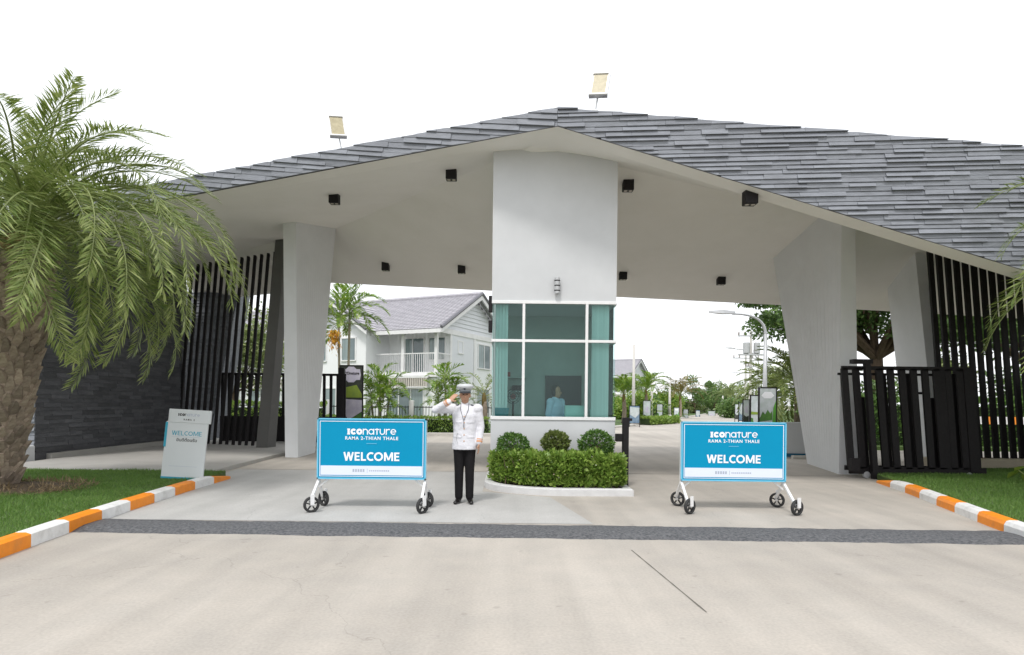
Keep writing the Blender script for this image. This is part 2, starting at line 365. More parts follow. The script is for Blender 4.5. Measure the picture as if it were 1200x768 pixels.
# kerbs: painted stones laid end to end
def kerb(name, pts, first_orange, label, far_drop=True, L=0.69, w=0.20, h=0.15):
    pts = [Vector((p[0], p[1], 0)) for p in pts]
    root = bpy.data.objects.new(name, None); COL.objects.link(root); root['kind'] = 'structure'; WL[root.name] = Vector((0, 0, 0))
    seg = [0]
    for a, b in zip(pts, pts[1:]): seg.append(seg[-1]+(b-a).length)
    def P(s):
        s = max(0, min(s, seg[-1]-1e-6))
        for i in range(len(pts)-1):
            if s <= seg[i+1]: return pts[i].lerp(pts[i+1], (s-seg[i])/(seg[i+1]-seg[i]))
        return pts[-1]
    s = 0; k = 0
    while s < seg[-1]-0.1:
        l = L*random.uniform(0.94, 1.06); rings = []
        for q in (0, 0.02, 0.5, 0.98, 1):
            c = P(s+l*q); d = (P(s+l*q+0.05)-P(s+l*q-0.05)).normalized(); nn = Vector((-d.y, d.x, 0))
            hh = h*min(1, 0.35+(s+l*q)/1.3) if far_drop else h
            e = 0.004 if q in (0, 1) else 0.0
            jx = random.uniform(-0.003, 0.003)
            prof = [(-w/2+e, -0.03), (-w/2+e, hh*0.62), (-w/2+0.025, hh*0.9), (-w/2+0.06, hh-e), (w/2-0.05, hh-e), (w/2-e, hh*0.85), (w/2-e, -0.03)]
            rings.append([c+nn*(a+jx)+Vector((0, 0, z)) for a, z in prof])
        m2 = MB(); m2.loft(rings)
        m2.build('kerb_stone', (kerbp_m if first_orange is None else kerbo_m if (k+first_orange) % 2 else kerbw_m), root, smooth=False)
        s += l+0.003; k += 1
    return root
KL = [(-5.42, 11.65), (-5.34, 10.0), (-5.16, 8.0), (-4.98, 6.6), (-4.80, 5.4), (-4.45, 3.2), (-4.2, 1.2)]
KR = [(7.27, 12.05), (6.95, 10.6), (6.55, 9.2), (6.12, 7.7), (5.85, 6.6), (5.4, 4.6), (5.0, 2.5)]
kerb('kerb_left', KL, 1, ''); kerb('kerb_right', KR, 1, '')

# lawns
def lawn(name, pts, z=0.10):
    mb = MB(); mb.prism([(p[0], p[1], z) for p in pts], (0, 0, -0.11)); return mb.build(name, turf_m, kind='structure')
def inside(poly, x, y):
    c = np.zeros(len(x), bool); n = len(poly)
    for i in range(n):
        x0, y0 = poly[i]; x1, y1 = poly[(i+1) % n]
        k = ((y0 > y) != (y1 > y)) & (x < (x1-x0)*(y-y0)/((y1-y0) if y1 != y0 else 1e-9)+x0); c ^= k
    return c
LL = [(p[0]-0.09, p[1]) for p in KL]+[(-16, 1.2), (-16, 14.2), (-11.1, 14.2), (-10.74, 13.2), (-10.74, 11.94), (-5.6, 12.05)]
RL = [(p[0]+0.09, p[1]) for p in KR][::-1]+[(7.5, 12.6), (9.9, 13.2), (10.0, 14.2), (17, 14.2), (17, 2.5)]
lawn('lawn_left', LL); lawn('lawn_right', RL)
def grass(name, poly, x0, x1, y0, y1, dens, label):
    n = int((x1-x0)*(y1-y0)*dens); x = rng.uniform(x0, x1, n); y = rng.uniform(y0, y1, n)
    k = inside(poly, x, y) & (np.hypot(x+7.55, y-9.45) > 0.62); x = x[k]; y = y[k]; n = len(x)
    a = rng.uniform(0, 6.28, n); h = rng.uniform(0.02, 0.06, n); wd = rng.uniform(0.003, 0.006, n)
    cl = np.array([noise.noise((xx*1.7, yy*1.7, 0)) for xx, yy in zip(x, y)]); h *= (1+0.5*cl)
    lx = rng.normal(0, 0.5, n)*h; ly = rng.normal(0, 0.5, n)*h
    V = np.empty((n, 3, 3)); z = 0.098
    V[:, 0] = np.stack([x-np.cos(a)*wd, y-np.sin(a)*wd, np.full(n, z)], 1); V[:, 1] = np.stack([x+np.cos(a)*wd, y+np.sin(a)*wd, np.full(n, z)], 1)
    V[:, 2] = np.stack([x+lx, y+ly, z+h], 1)
    o = place(name, raw_mesh(name, V.reshape(-1, 3), np.arange(n*3), 3, grass_m)); tag(o, label, 'grass', kind='stuff')
grass('lawn_grass', LL, -11.5, -4.6, 4.8, 14.1, 2300, 'short green grass on the lawn round the date palm')
grass('lawn_grass', RL, 5.6, 13.5, 6.2, 14.1, 2000, 'short green grass on the lawn in front of the black gate')
# ring of mulch at the palm's foot
mb = MB(); rr = []
for r_, z_ in ((1.0, 0.095), (0.75, 0.125), (0.4, 0.17), (0.02, 0.18)):
    rr.append([(-7.5+r_*(1+0.18*noise.noise((math.cos(t)*2, math.sin(t)*2, r_)))*math.cos(t), 9.45+r_*0.8*(1+0.18*noise.noise((math.cos(t)*2, math.sin(t)*2, r_)))*math.sin(t), z_) for t in np.linspace(0, 2*math.pi, 28, endpoint=False)])
mb.loft(rr); mb.build('mulch_mound', soil_m, kind='structure', smooth=True)
n_ = 1500; a_ = rng.uniform(0, 6.28, n_); r_ = np.sqrt(rng.uniform(0.1, 1, n_))*1.0
P_ = np.stack([-7.5+r_*np.cos(a_), 9.45+0.85*r_*np.sin(a_), 0.18-0.08*r_], 1)
straw_m = leafmat('dry_straw', [(0.30, 0.22, 0.12), (0.18, 0.13, 0.07), (0.38, 0.29, 0.17)], 0.8, 0.1)
o = place('dry_litter', leaf_cloud(P_, np.tile([0, 0, 0.1], (n_, 1)), 0.12, 0.012, straw_m, 'dry_litter', 1.0, 0.05)); tag(o, 'dry straw litter round the foot of the date palm', 'litter', kind='stuff')

# planted verges beyond the gate
def verge(name, pts, z=0.12, m=turf_m):
    mb = MB(); mb.prism([(p[0], p[1], z) for p in pts], (0, 0, -0.14)); mb.build(name, m, kind='structure')
verge('house_verge', [(-60, 27.2), (0.4, 27.2), (7.4, 40), (17, 63), (60, 170), (-60, 170)])
verge('far_verge', [(9.3, 21), (10.2, 24), (18, 45), (36, 90), (72, 175), (160, 175), (160, 21)])

# ================================================================== GATEHOUSE
gate = thing('entrance_gatehouse', 'folded grey stone-clad entrance canopy on leaning pale pillars', 'gatehouse', (0.7, 12, 0))
F0 = Vector((0.71, 10.2, 6.09)); T0 = at(650, 126, 10.2)
Frow = [(-11.3, 14.0, 5.38), (-8.8, 13.25, 5.55), (-6.25, 12.5, 5.70), tuple(F0), (5.5, 9.94, 4.54), (8.17, 9.8, 3.68), (12.5, 9.57, 2.28)]
Krow = [(-10.85, 20.3, 5.85), (-7.2, 18.5, 6.28), (-5.1, 17.6, 6.43), (0.3, 11.0, 6.10), (7.09, 14.08, 5.88), (10.5, 14.9, 5.35), (14.5, 15.4, 4.6)]
Rrow = [(-11.3, 21.9, 5.0), (-7.6, 20.6, 5.12), (-5.77, 19.5, 5.24), (0.7, 19.02, 4.9), (7.84, 18.5, 4.53), (12.0, 18.2, 4.28), (16.0, 17.9, 4.05)]
Frow = [Vector(p) for p in Frow]; Krow = [Vector(p) for p in Krow]; Rrow = [Vector(p) for p in Rrow]
Lrow = [p+Vector((0, 0.42, 0.02)) for p in Frow]
def grid(A, B, nu=8, nv=8):
    g = []
    for c in range(len(A)-1):
        for i in range(nu+(1 if c == len(A)-2 else 0)):
            t = i/nu; a = A[c].lerp(A[c+1], t); b = B[c].lerp(B[c+1], t)
            g.append([a.lerp(b, j/nv) for j in range(nv+1)])
    return g
def add_grid(mb, g, flip=False):
    n = len(g[0]); vs = [p for r in g for p in r]; fs = []
    for i in range(len(g)-1):
        for j in range(n-1):
            q = (i*n+j, i*n+j+1, (i+1)*n+j+1, (i+1)*n+j); fs.append(q[::-1] if flip else q)
    mb.add(vs, fs)
gl, gf, gr_ = grid(Frow, Lrow, nv=1), grid(Lrow, Krow), grid(Krow, Rrow)
allm = MB()
for g_ in (gl, gf, gr_): add_grid(allm, g_)
BV = BVHTree.FromPolygons([Vector(v) for v in allm.v], allm.f)
def soffit_z(x, y, default=5.5):
    h = BV.ray_cast(Vector((x, y, 0.3)), Vector((0, 0, 1)))
    return h[0].z if h[0] is not None else default
mb = MB(); add_grid(mb, gl); mb.build('soffit_lip', soff_m, gate, smooth=True)
mb = MB(); add_grid(mb, gf); mb.build('front_soffit', soff_m, gate, smooth=True)
mb = MB(); add_grid(mb, gr_); mb.build('rear_soffit', soff_m, gate, smooth=True)
# roof covering above the soffits
up = lambda row, d: [p+Vector((0, 0, d)) for p in row]
mb = MB(); add_grid(mb, grid(up(Lrow, 0.2), up(Krow, 0.3)), True); add_grid(mb, grid(up(Krow, 0.3), up(Rrow, 0.3)), True)
add_grid(mb, grid(Rrow, up(Rrow, 0.3), nv=1)); add_grid(mb, grid(up(Frow, 0.2), up(Lrow, 0.2), nv=1), True)
for k in (0, -1):
    mb.add([Frow[k], Lrow[k], Krow[k], Rrow[k], Rrow[k]+Vector((0, 0, .3)), Krow[k]+Vector((0, 0, .3)), Lrow[k]+Vector((0, 0, .2)), Frow[k]+Vector((0, 0, .2))], [tuple(range(8))])
rc_m = mat('roof_membrane', (0.2, 0.2, 0.21), None, 0.9, 3)
mb.build('roof_covering', rc_m, gate)

# stone-clad fascias
def clip(poly, fn):
    out = []
    for i in range(len(poly)):
        a, b = poly[i], poly[(i+1) % len(poly)]; fa, fb = fn(a), fn(b)
        if fa >= 0: out.append(a)
        if (fa >= 0) != (fb >= 0):
            t = fa/(fa-fb); out.append((a[0]+(b[0]-a[0])*t, a[1]+(b[1]-a[1])*t))
    return out
def area(p): return 0.5*abs(sum(p[i][0]*p[(i+1) % len(p)][1]-p[(i+1) % len(p)][0]*p[i][1] for i in range(len(p))))
def stones(smax, zb, zt, tilt, rowh, L, to3, nrm, zlo, zhi):
    """yield stone meshes (verts, faces) for a fascia strip 0<=s<=smax between zb(s) and zt(s); straight lines"""
    res = []; t = zlo; k = 0
    while t < zhi:
        rh = rowh*random.uniform(0.85, 1.2); s = -random.uniform(0, L) - 0.5
        while s < smax+0.5:
            l = L*random.uniform(0.75, 1.35)
            q = [(s, t), (s+l-0.003, t), (s+l-0.003, t+rh-0.004), (s, t+rh-0.004)]
            g = lambda p: (p[0], p[1]+p[0]*tilt)
            q = [g(p) for p in q]
            q = clip(q, lambda p: p[0]); q = clip(q, lambda p: smax-p[0]) if len(q) > 2 else q
            if len(q) > 2: q = clip(q, lambda p: p[1]-zb(p[0]))
            if len(q) > 2: q = clip(q, lambda p: zt(p[0])-p[1])
            if len(q) > 2 and area(q) > 0.0015:
                pr = random.uniform(0.016, 0.055); pt = random.uniform(0.0, 0.02)
                tt = lambda p: (p[1]-p[0]*tilt-t)/rh
                fr = [to3(*p)+nrm*(pr+(pt-pr)*tt(p)) for p in q]; bk = [to3(*p)-nrm*0.005 for p in q]; n = len(q)
                res.append((sum(p[0] for p in q)/n, fr+bk, [tuple(range(n)), tuple(range(2*n-1, n-1, -1))]+[(i, i+n, (i+1) % n+n, (i+1) % n) for i in range(n)]))
            s += l
        t += rh; k += 1
    return res
# right: apex to beyond the frame
Fr = Frow[-1]; eR = Vector((Fr.x-F0.x, Fr.y-F0.y, 0)); lenR = eR.length; eR.normalize(); nR = Vector((eR.y, -eR.x, 0))
Tr = at(1200, 172, 9.8); sR = Vector((8.17-F0.x, 9.8-F0.y, 0)).length
kb = (Fr.z-F0.z)/lenR; kt = (Tr.z-T0.z)/sR
Tend = Vector((Fr.x, Fr.y, T0.z+kt*lenR))
back = Vector((0, 0.12, 0))
U3 = Vector((0, 0, 0.025)); mb = MB(); mb.prism([F0+U3, Fr+U3, Tend, Vector((F0.x, F0.y, T0.z))], back)
fasR = mb.build('right_fascia', dstone_m, gate)
lst = stones(lenR, lambda s: F0.z+kb*s+0.004, lambda s: T0.z+kt*s+0.01*math.sin(s*7), 0.012, 0.074, 0.56, lambda s, z: F0+eR*s+Vector((0, 0, z-F0.z)), nR, 1.9, 6.6)
extra = MB()
cnt = 0
for s, vs, fs in sorted(lst, key=lambda a: a[0]):
    if s < sR+0.35 and cnt < 280: MB().add(vs, fs).build('stone', stone_m, fasR); cnt += 1
    else: extra.add(vs, fs)
if extra.v: extra.build('stone_cladding', stone_m, fasR, kind='stuff')
# left: apex to the left leg
Fl = Frow[0]; eL = Vector((Fl.x-F0.x, Fl.y-F0.y, 0)); lenL = eL.length; eL.normalize(); nL = Vector((-eL.y, eL.x, 0))
if nL.y > 0: nL = -nL
Tl = at(230, 209, 12.6); ktl = (Tl.z-T0.z)/((Vector((Tl.x, Tl.y, 0))-Vector((F0.x, F0.y, 0))).length); kbl = (Fl.z-F0.z)/lenL
mb = MB(); mb.prism([F0+U3, Vector((F0.x, F0.y, T0.z)), Vector((Fl.x, Fl.y, T0.z+ktl*lenL)), Fl+U3], back)
fasL = mb.build('left_fascia', dstone_m, gate)
lst = stones(lenL, lambda s: F0.z+kbl*s+0.004, lambda s: T0.z+ktl*s+0.008*math.sin(s*9), 0.17, 0.10, 0.62, lambda s, z: F0+eL*s+Vector((0, 0, z-F0.z)), nL, 3.0, 6.6)
extra = MB()
for s, vs, fs in lst:
    if s < 8.2: MB().add(vs, fs).build('stone', stone_m, fasL)
    else: extra.add(vs, fs)
if extra.v: extra.build('stone_cladding', stone_m, fasL, kind='stuff')

# left leg: inner wall in shade-toned stone, front leg face and its plinth
WX, WY0, WY1 = -10.86, 14.0, 20.4
mb = MB(); zz0 = soffit_z(WX, WY0+.1)+.05; zz1 = soffit_z(WX+.05, WY1-.1)+.05; mb.loft([[(WX-1.1, WY0, 0), (WX, WY0, 0), (WX, WY1, 0), (WX-1.1, WY1, 0)], [(WX-1.1, WY0, zz0), (WX, WY0, zz0), (WX, WY1, zz1), (WX-1.1, WY1, zz1)]]); lw = mb.build('left_leg', dstone_m, gate)
mb.v = []; mb.f = []
nX = Vector((1, 0, 0))
cl = MB()
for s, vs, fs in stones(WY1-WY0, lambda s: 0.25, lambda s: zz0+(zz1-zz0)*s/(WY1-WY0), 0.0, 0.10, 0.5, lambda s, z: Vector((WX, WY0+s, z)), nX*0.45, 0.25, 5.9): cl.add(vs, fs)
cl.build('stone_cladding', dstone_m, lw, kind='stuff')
cl = MB()
for s, vs, fs in stones(1.1, lambda s: 0.3, lambda s: 5.36, 0.0, 0.10, 0.5, lambda s, z: Vector((WX-1.1+s, WY0, z)), Vector((0, -1, 0)), 0.3, 5.4): cl.add(vs, fs)
cl.build('stone_cladding', stone_m, lw, kind='stuff')
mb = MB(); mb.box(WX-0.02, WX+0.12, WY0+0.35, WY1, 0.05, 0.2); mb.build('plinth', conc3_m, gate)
mb = MB(); mb.cbox(WX-2.4, WX+0.06, WY0-0.5, WY0-0.06, 0.0, 0.42, 0.02); mb.build('planter_wall', paint, gate)
# inclined stone buttress behind the left slats
mb = MB(); b0 = at(238, 520, 22.6); b1 = at(283, 310, 22.6)
mb.prism([(b0.x-0.55, 22.6, 0), (b0.x+0.55, 22.6, 0), (b1.x+0.35, 22.6, b1.z+0.3), (b1.x-0.75, 22.6, b1.z+0.3)], (0, 0.5, 0)); bt = mb.build('stone_buttress', stone_m, gate)
mb = MB(); mb.prism([(-11.7, 21.3, 0), (-10.5, 21.3, 0), (-9.5, 21.3, 5.2), (-10.9, 21.3, 5.2)], (0, 0.4, 0)); rw = mb.build('rear_stone_wall', stone_m, gate)
cl = MB()
for s, vs, fs in stones(2.4, lambda s: max(0.1, (s-1.2)*5.2), lambda s: 5.2, 0.0, 0.11, 0.5, lambda s, z: Vector((-11.7+s, 21.28, z)), Vector((0, -1, 0)), 0.1, 5.2): cl.add(vs, fs)
cl.build('stone_cladding', stone_m, rw, kind='stuff')
# right leg outside the frame
mb = MB(); mb.prism([(12.1, 9.85, -0.01), (12.9, 9.82, -0.01), (14.2, 15.0, -0.01), (13.2, 15.0, -0.01)], (0, 0, 2.42)); mb.build('right_leg', dstone_m, gate)

def pillar(name, base, top, parent=gate, m=pill_m, z0=-0.01):
    """base, top: 4 plan corners each at z=0 and at z=6; trimmed to the soffit"""
    vs = []; N = len(base)
    for b in base: vs.append(Vector((b[0], b[1], z0)))
    tp = []
    for b, t in zip(base, top):
        x, y = t
        z = 5.5
        for _ in range(12):
            x = b[0]+(t[0]-b[0])*z/6.0; y = b[1]+(t[1]-b[1])*z/6.0; z = soffit_z(x, y)+0.03
        tp.append(Vector((x, y, z)))
    # side faces subdivided so that the top edge follows the folded soffit
    mbp = MB(); K = 16
    for i in range(N):
        j = (i+1) % N; cols = []
        for k in range(K+1):
            f = k/K; bx = base[i][0]+(base[j][0]-base[i][0])*f; by = base[i][1]+(base[j][1]-base[i][1])*f
            tx = top[i][0]+(top[j][0]-top[i][0])*f; ty = top[i][1]+(top[j][1]-top[i][1])*f; z = 5.5
            for _ in range(12):
                x = bx+(tx-bx)*z/6; y = by+(ty-by)*z/6; z = soffit_z(x, y)+0.03
            cols.append((Vector((bx, by, z0)), Vector((x, y, z))))
        for k in range(K): mbp.quad(cols[k][0], cols[k+1][0], cols[k+1][1], cols[k][1])
    return mbp.build(name, m, parent)
def ext(b, t, zt): # extrapolate a corner measured at height zt to z=6
    return (b[0]+(t[0]-b[0])*6/zt, b[1]+(t[1]-b[1])*6/zt)
# right blade pillar
rb = [(7.2, 13.5), (7.63, 13.5), (8.12, 15.9), (7.66, 15.9)]
rt = [ext((7.2, 13.5), (7.2, 13.5), 5.6), ext((7.63, 13.5), (7.50, 13.5), 5.5), ext((8.12, 15.9), (7.6, 15.9), 5.2), ext((7.66, 15.9), (6.74, 15.9), 5.19)]
pillar('right_pillar', rb, rt)
# left blade pillar
lb = [(-5.93, 16.1), (-5.59, 16.1), (-5.66, 17.7), (-6.0, 17.7)]
lt = [ext((-5.93, 16.1), (-6.05, 16.1), 6.38), ext((-5.59, 16.1), (-5.72, 16.1), 6.38), ext((-5.66, 17.7), (-5.1, 17.6), 6.43), ext((-6.0, 17.7), (-5.5, 17.6), 6.43)]
pillar('left_pillar', lb, lt)
# slanted secondary columns
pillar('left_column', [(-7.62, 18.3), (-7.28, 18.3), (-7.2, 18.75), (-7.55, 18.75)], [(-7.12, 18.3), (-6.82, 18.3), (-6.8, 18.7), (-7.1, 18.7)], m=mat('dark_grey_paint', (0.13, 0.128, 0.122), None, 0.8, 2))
pillar('right_column', [(10.55, 15.2), (10.8, 15.2), (11.35, 17.0), (10.95, 17.0)], [(9.85, 15.2), (10.1, 15.2), (10.6, 17.0), (10.2, 17.0)])
# low plinth under the right slats, base beam under the left ones
mb = MB(); mb.cbox(9.9, 17, 14.35, 14.85, 0.0, 0.3, 0.02); mb.build('slat_plinth', mat('beige_render', srgb(196, 186, 166), None, 0.85, 3, bump=0.2), gate)

def slat_screen(name, label, p0, p1, n, lean, z0, wd, dp, top_fn):
    p0 = Vector(p0); p1 = Vector(p1); t = thing(name, label, 'slat screen', (p0.x, p0.y, z0))
    for i in range(n):
        b = p0.lerp(p1, i/(n-1)); z = 5.0
        for _ in range(10):
            x = b.x+lean*(z-z0); z = top_fn(x, b.y)+0.04
        MB().bar((b.x, b.y, z0-0.01), (b.x+lean*(z-z0), b.y, z), wd, dp, up=(0, 1, 0)).build('slat', black_m, t)
    return t
slat_screen('slat_screen', 'tall leaning black slats on a low plinth beside the black gate', (10.3, 14.6, 0), (14.4, 14.6, 0), 21, -0.085, 0.3, 0.115, 0.07, soffit_z)
slat_screen('slat_screen', 'tall leaning black slats between the dark stone wall and left pillar', (-10.95, 20.15, 0), (-7.78, 18.95, 0), 14, 0.072, 0.08, 0.085, 0.06, soffit_z)

# twin downlights under the soffit
def downlight(px, py, i):
    d = ray(px, py); h = BV.ray_cast(Vector((0, 0, EYE)), d.normalized())
    if h[0] is None: return
    p = h[0]; t = thing('downlight', DL[i][2], 'ceiling lamp', p, group='black twin downlights under the canopy')
    s = 0.105
    MB().cbox(p.x-s, p.x+s, p.y-s*0.9, p.y+s*0.9, p.z-0.19, p.z+0.09, 0.008).build('housing', black_m, t)
    for dx in (-0.05, 0.05): MB().lathe([(0.036, -0.192), (0.040, -0.186), (0.03, -0.18)], (p.x+dx, p.y, p.z), 12).build('lens', mat('lamp_lens', (0.55, 0.5, 0.42), None, 0.2, 5), t)
DL = [(529, 200, 'square black downlight between the guard booth and the roof edge, booth left side'), (392, 229, 'square black downlight just above the left leaning pillar'),
      (452, 310, 'square black downlight on the rear slope next to the left pillar'), (541, 313, 'square black downlight on the rear slope left of the booth'),
      (736, 213, 'square black downlight beside the booth wall, under the tall stone fascia'), (879, 227, 'square black downlight close to the tall stone fascia edge'),
      (730, 320, 'square black downlight low on the rear slope against the booth'), (845, 326, 'square black downlight on the rear slope next to the right pillar')]
for i, (a, b, c) in enumerate(DL): downlight(a, b, i)

# floodlights on short stems above the roof edge
lampface = mat('flood_reflector', (0.45, 0.40, 0.26), (0.33, 0.29, 0.18), 0.3, 14)
def flood(bpx, bpy_, Y, lean, label, yaw):
    b = at(bpx, bpy_, Y); t = thing('floodlight', label, 'floodlight', b, group='floodlights on the roof edge')
    top = b+Vector((lean, 0.03, 0.30))
    MB().cbox(b.x-0.05, b.x+0.05, b.y-0.05, b.y+0.06, b.z-0.1, b.z+0.06, 0.008).build('bracket', white_m, t)
    MB().tube([b, top], 0.014, 8).build('stem', galv_m, t)
    M = Matrix.Translation(top+Vector((lean*0.6, 0.0, 0.22))) @ Matrix.Rotation(yaw, 4, 'Z') @ Matrix.Rotation(lean*1.5, 4, 'Y') @ Matrix.Rotation(R(-22), 4, 'X') @ Matrix.Scale(1.3, 4)
    def tr(mb): mb.v = [tuple(M @ Vector(v)) for v in mb.v]; return mb
    mb = MB(); mb.prism([(-.12, 0, -.19), (.12, 0, -.19), (.12, 0, .19), (-.12, 0, .19)], (0, 0.05, 0)); mb.prism([(-.08, 0.051, -.13), (.08, 0.051, -.13), (.08, 0.051, .13), (-.08, 0.051, .13)], (0, 0.04, 0))
    tr(mb).build('housing', alu_m, t)
    mb = MB(); mb.prism([(-.09, -.004, -.16), (.09, -.004, -.16), (.09, -.004, .16), (-.09, -.004, .16)], (0, 0.003, 0)); tr(mb).build('reflector', lampface, t)
    mb = MB()
    for a, c in ((-.12, -.10), (.10, .12)): mb.box(a, c, -0.02, 0.0, -.19, .19)
    for a, c in ((-.19, -.17), (.17, .19)): mb.box(-.10, .10, -0.02, 0.0, a, c)
    tr(mb).build('rim', white_m, t)
flood(401, 179, 11.75, -0.07, 'floodlight on a short stem standing on the thin roof edge', 0.35)
flood(697, 134, 10.28, 0.05, 'floodlight on a short stem standing beside the roof peak', -0.25)

# ================================================================== GUARD BOOTH
BX0, BX1, BY0, BY1 = -0.385, 1.885, 11.2, 13.35
booth = thing('guard_booth', 'pale grey guard booth with teal glass corner windows', 'guard booth', (0.75, 12.2, 0))
ZS, ZT, ZM = 1.22, 3.33, 2.63
mb = MB(); mb.cbox(BX0, BX1, BY0, BY1, -0.01, ZS-0.03, 0.006); mb.build('lower_wall', paint, booth)
# upper wall: top follows the soffit
def wallring(x0, x1, y0, y1, zb):
    mbp = MB(); K = 14; cs = [(x0, y0), (x1, y0), (x1, y1), (x0, y1)]
    for i in range(4):
        a, b = cs[i], cs[(i+1) % 4]
        pts = [(a[0]+(b[0]-a[0])*k/K, a[1]+(b[1]-a[1])*k/K) for k in range(K+1)]
        for p, q in zip(pts, pts[1:]): mbp.quad((p[0], p[1], zb), (q[0], q[1], zb), (q[0], q[1], soffit_z(*q)+0.03), (p[0], p[1], soffit_z(*p)+0.03))
    mbp.add([(c[0], c[1], zb) for c in cs], [(3, 2, 1, 0)])
    return mbp
wallring(BX0, BX1, BY0, BY1, ZT+0.03).build('upper_wall', paint, booth)
fr = 0.045
def frame_side(axis, c, a0, a1, mull, nm):
    """window frame in a vertical plane; axis 'y' = front/back plane at y=c, 'x' = side plane"""
    def bx(u0, u1, v0, v1, d0, d1):
        m2 = MB()
        if axis == 'y': m2.cbox(u0, u1, c+d0, c+d1, v0, v1, 0.004)
        else: m2.cbox(c+d0, c+d1, u0, u1, v0, v1, 0.004)
        return m2
    f = bx(a0, a1, ZS-0.03, ZS+0.03, -0.05, 0.06).build('window_frame', white_m, booth)
    bx(a0, a1, ZT-0.025, ZT+0.03, -0.05, 0.06).build('frame_head', white_m, f)
    bx(a0, a1, ZM-0.025, ZM+0.025, -0.045, 0.055).build('transom', white_m, f)
    for u in mull: bx(u-0.025, u+0.025, ZS+0.03, ZT-0.025, -0.048, 0.05).build('mullion', white_m, f)
    us = [a0+0.01]+mull+[a1-0.01]
    for u0, u1 in zip(us, us[1:]):
        for v0, v1 in ((ZS+0.02, ZM), (ZM, ZT-0.015)): bx(u0, u1, v0, v1, -0.005, 0.005).build('pane', glass_m, f)
frame_side('y', BY0+0.03, BX0, BX1, [0.20, 1.35], 'front')
frame_side('x', BX0+0.035, BY0+0.10, BY1, [12.25], 'left'); frame_side('x', BX1-0.035, BY0+0.10, BY1, [12.25], 'right')
mb = MB(); mb.box(BX0+0.04, BX0+0.07, BY0+0.03, BY0+0.06, ZS, ZT); mb.build('corner_post', white_m, booth)
inner_m = mat('booth_inner_wall', srgb(176, 186, 182), srgb(160, 172, 168), 0.8, 2)
mb = MB(); mb.box(BX0+0.02, BX1-0.02, BY1-0.10, BY1-0.005, ZS-0.03, ZT+0.05); mb.build('rear_wall', inner_m, booth)
mb = MB(); mb.box(0.75, 1.45, BY1-0.13, BY1-0.09, ZS-0.02, 2.05); mb.build('rear_door', mat('dark_door', (0.03, 0.032, 0.033), None, 0.4, 5), booth)
mb = MB(); mb.box(0.71, 0.75, BY1-0.14, BY1-0.09, ZS-0.02, 2.09); mb.box(1.45, 1.49, BY1-0.14, BY1-0.09, ZS-0.02, 2.09); mb.box(0.75, 1.45, BY1-0.14, BY1-0.09, 2.05, 2.09); mb.build('door_frame', mat('dark_door'  , (0, 0, 0)), booth)
# things inside, seen through the glass
mb = MB(); mb.box(BX0+0.10, 0.55, BY0+0.12, BY0+0.62, 1.16, 1.20); cdesk = mb.build('desk', inner_m, booth)
tq = mat('pale_teal_box', srgb(170, 215, 208), None, 0.5, 4)
mb = MB(); mb.cbox(0.98, 1.36, BY0+0.16, BY0+0.34, 1.18, 1.46, 0.01); o = mb.build('paper_box', tq, org=(1.17, BY0+0.25, 1.18)); tag(o, 'pale teal box inside the booth next to the guard', 'box')
mb = MB(); mb.cbox(1.45, 1.68, BY0+0.20, BY0+0.36, 1.18, 1.40, 0.01); o = mb.build('paper_box', tq, org=(1.56, BY0+0.28, 1.18)); tag(o, 'small pale teal box in the booth corner', 'box')
bm2 = mat('blue_bin', (0.03, 0.22, 0.26), None, 0.4, 4)
mb = MB(); mb.loft([[(-.30, BY0+.16, 1.20), (-.08, BY0+.16, 1.20), (-.08, BY0+.32, 1.20), (-.30, BY0+.32, 1.20)], [(-.33, BY0+.14, 1.40), (-.05, BY0+.14, 1.40), (-.05, BY0+.34, 1.40), (-.33, BY0+.34, 1.40)]]); o = mb.build('desk_tray', bm2, org=(-.19, BY0+.24, 1.2)); tag(o, 'blue tray on the booth desk by the window corner', 'tray')
red_m = mat('red_plastic', (0.35, 0.04, 0.03), None, 0.4, 4)
t = thing('desk_fan', 'dark desk fan inside the booth behind the left panes', 'fan', (0.02, 12.0, 1.2))
mb = MB(); mb.lathe([(0.09, 1.2), (0.09, 1.22), (0.02, 1.24), (0.018, 1.5), (0.03, 1.52)], (0.02, 12.0, 0), 14); mb.build('stand', black_m, t)
mb = MB(); mb.tube([(0.02, 11.93, 1.62), (0.02, 12.0, 1.62)], [0.05, 0.05], 12); mb.build('motor', red_m, t)
mb = MB()
for r_ in (0.06, 0.1, 0.14): mb.tube([(0.02+r_*math.cos(a), 11.92, 1.62+r_*math.sin(a)) for a in np.linspace(0, 2*math.pi, 17)], 0.006, 5)
for a in np.linspace(0, math.pi*2, 9)[:-1]: mb.bar((0.02, 11.92, 1.62), (0.02+0.14*math.cos(a), 11.92, 1.62+0.14*math.sin(a)), 0.006, 0.006)
mb.build('guard_cage', black_m, t)
t = thing('wall_shelf', 'pale shelf with red and dark boxes on the booth rear wall', 'shelf', (-0.05, 13.2, 2.0))
MB().box(-.30, .30, BY1-0.34, BY1-0.1, 1.72, 1.75).build('board', inner_m, t); MB().box(-.30, .30, BY1-0.34, BY1-0.1, 2.02, 2.05).build('board', inner_m, t)
for a, b, z, hh, m_ in ((-.22, -.04, 2.05, .10, red_m), (0.0, 0.2, 1.75, .12, black_m), (-.24, -.1, 1.75, .14, red_m)):
    o = MB().cbox(a, b, BY1-0.30, BY1-0.14, z, z+hh, 0.006).build('file_box', m_, org=((a+b)/2, BY1-.22, z)); tag(o, {red_m: 'red box on the shelf of the guard booth', black_m: 'black box on the lower shelf of the guard booth'}[m_]+(', upper board' if z > 2 else '') , 'box')
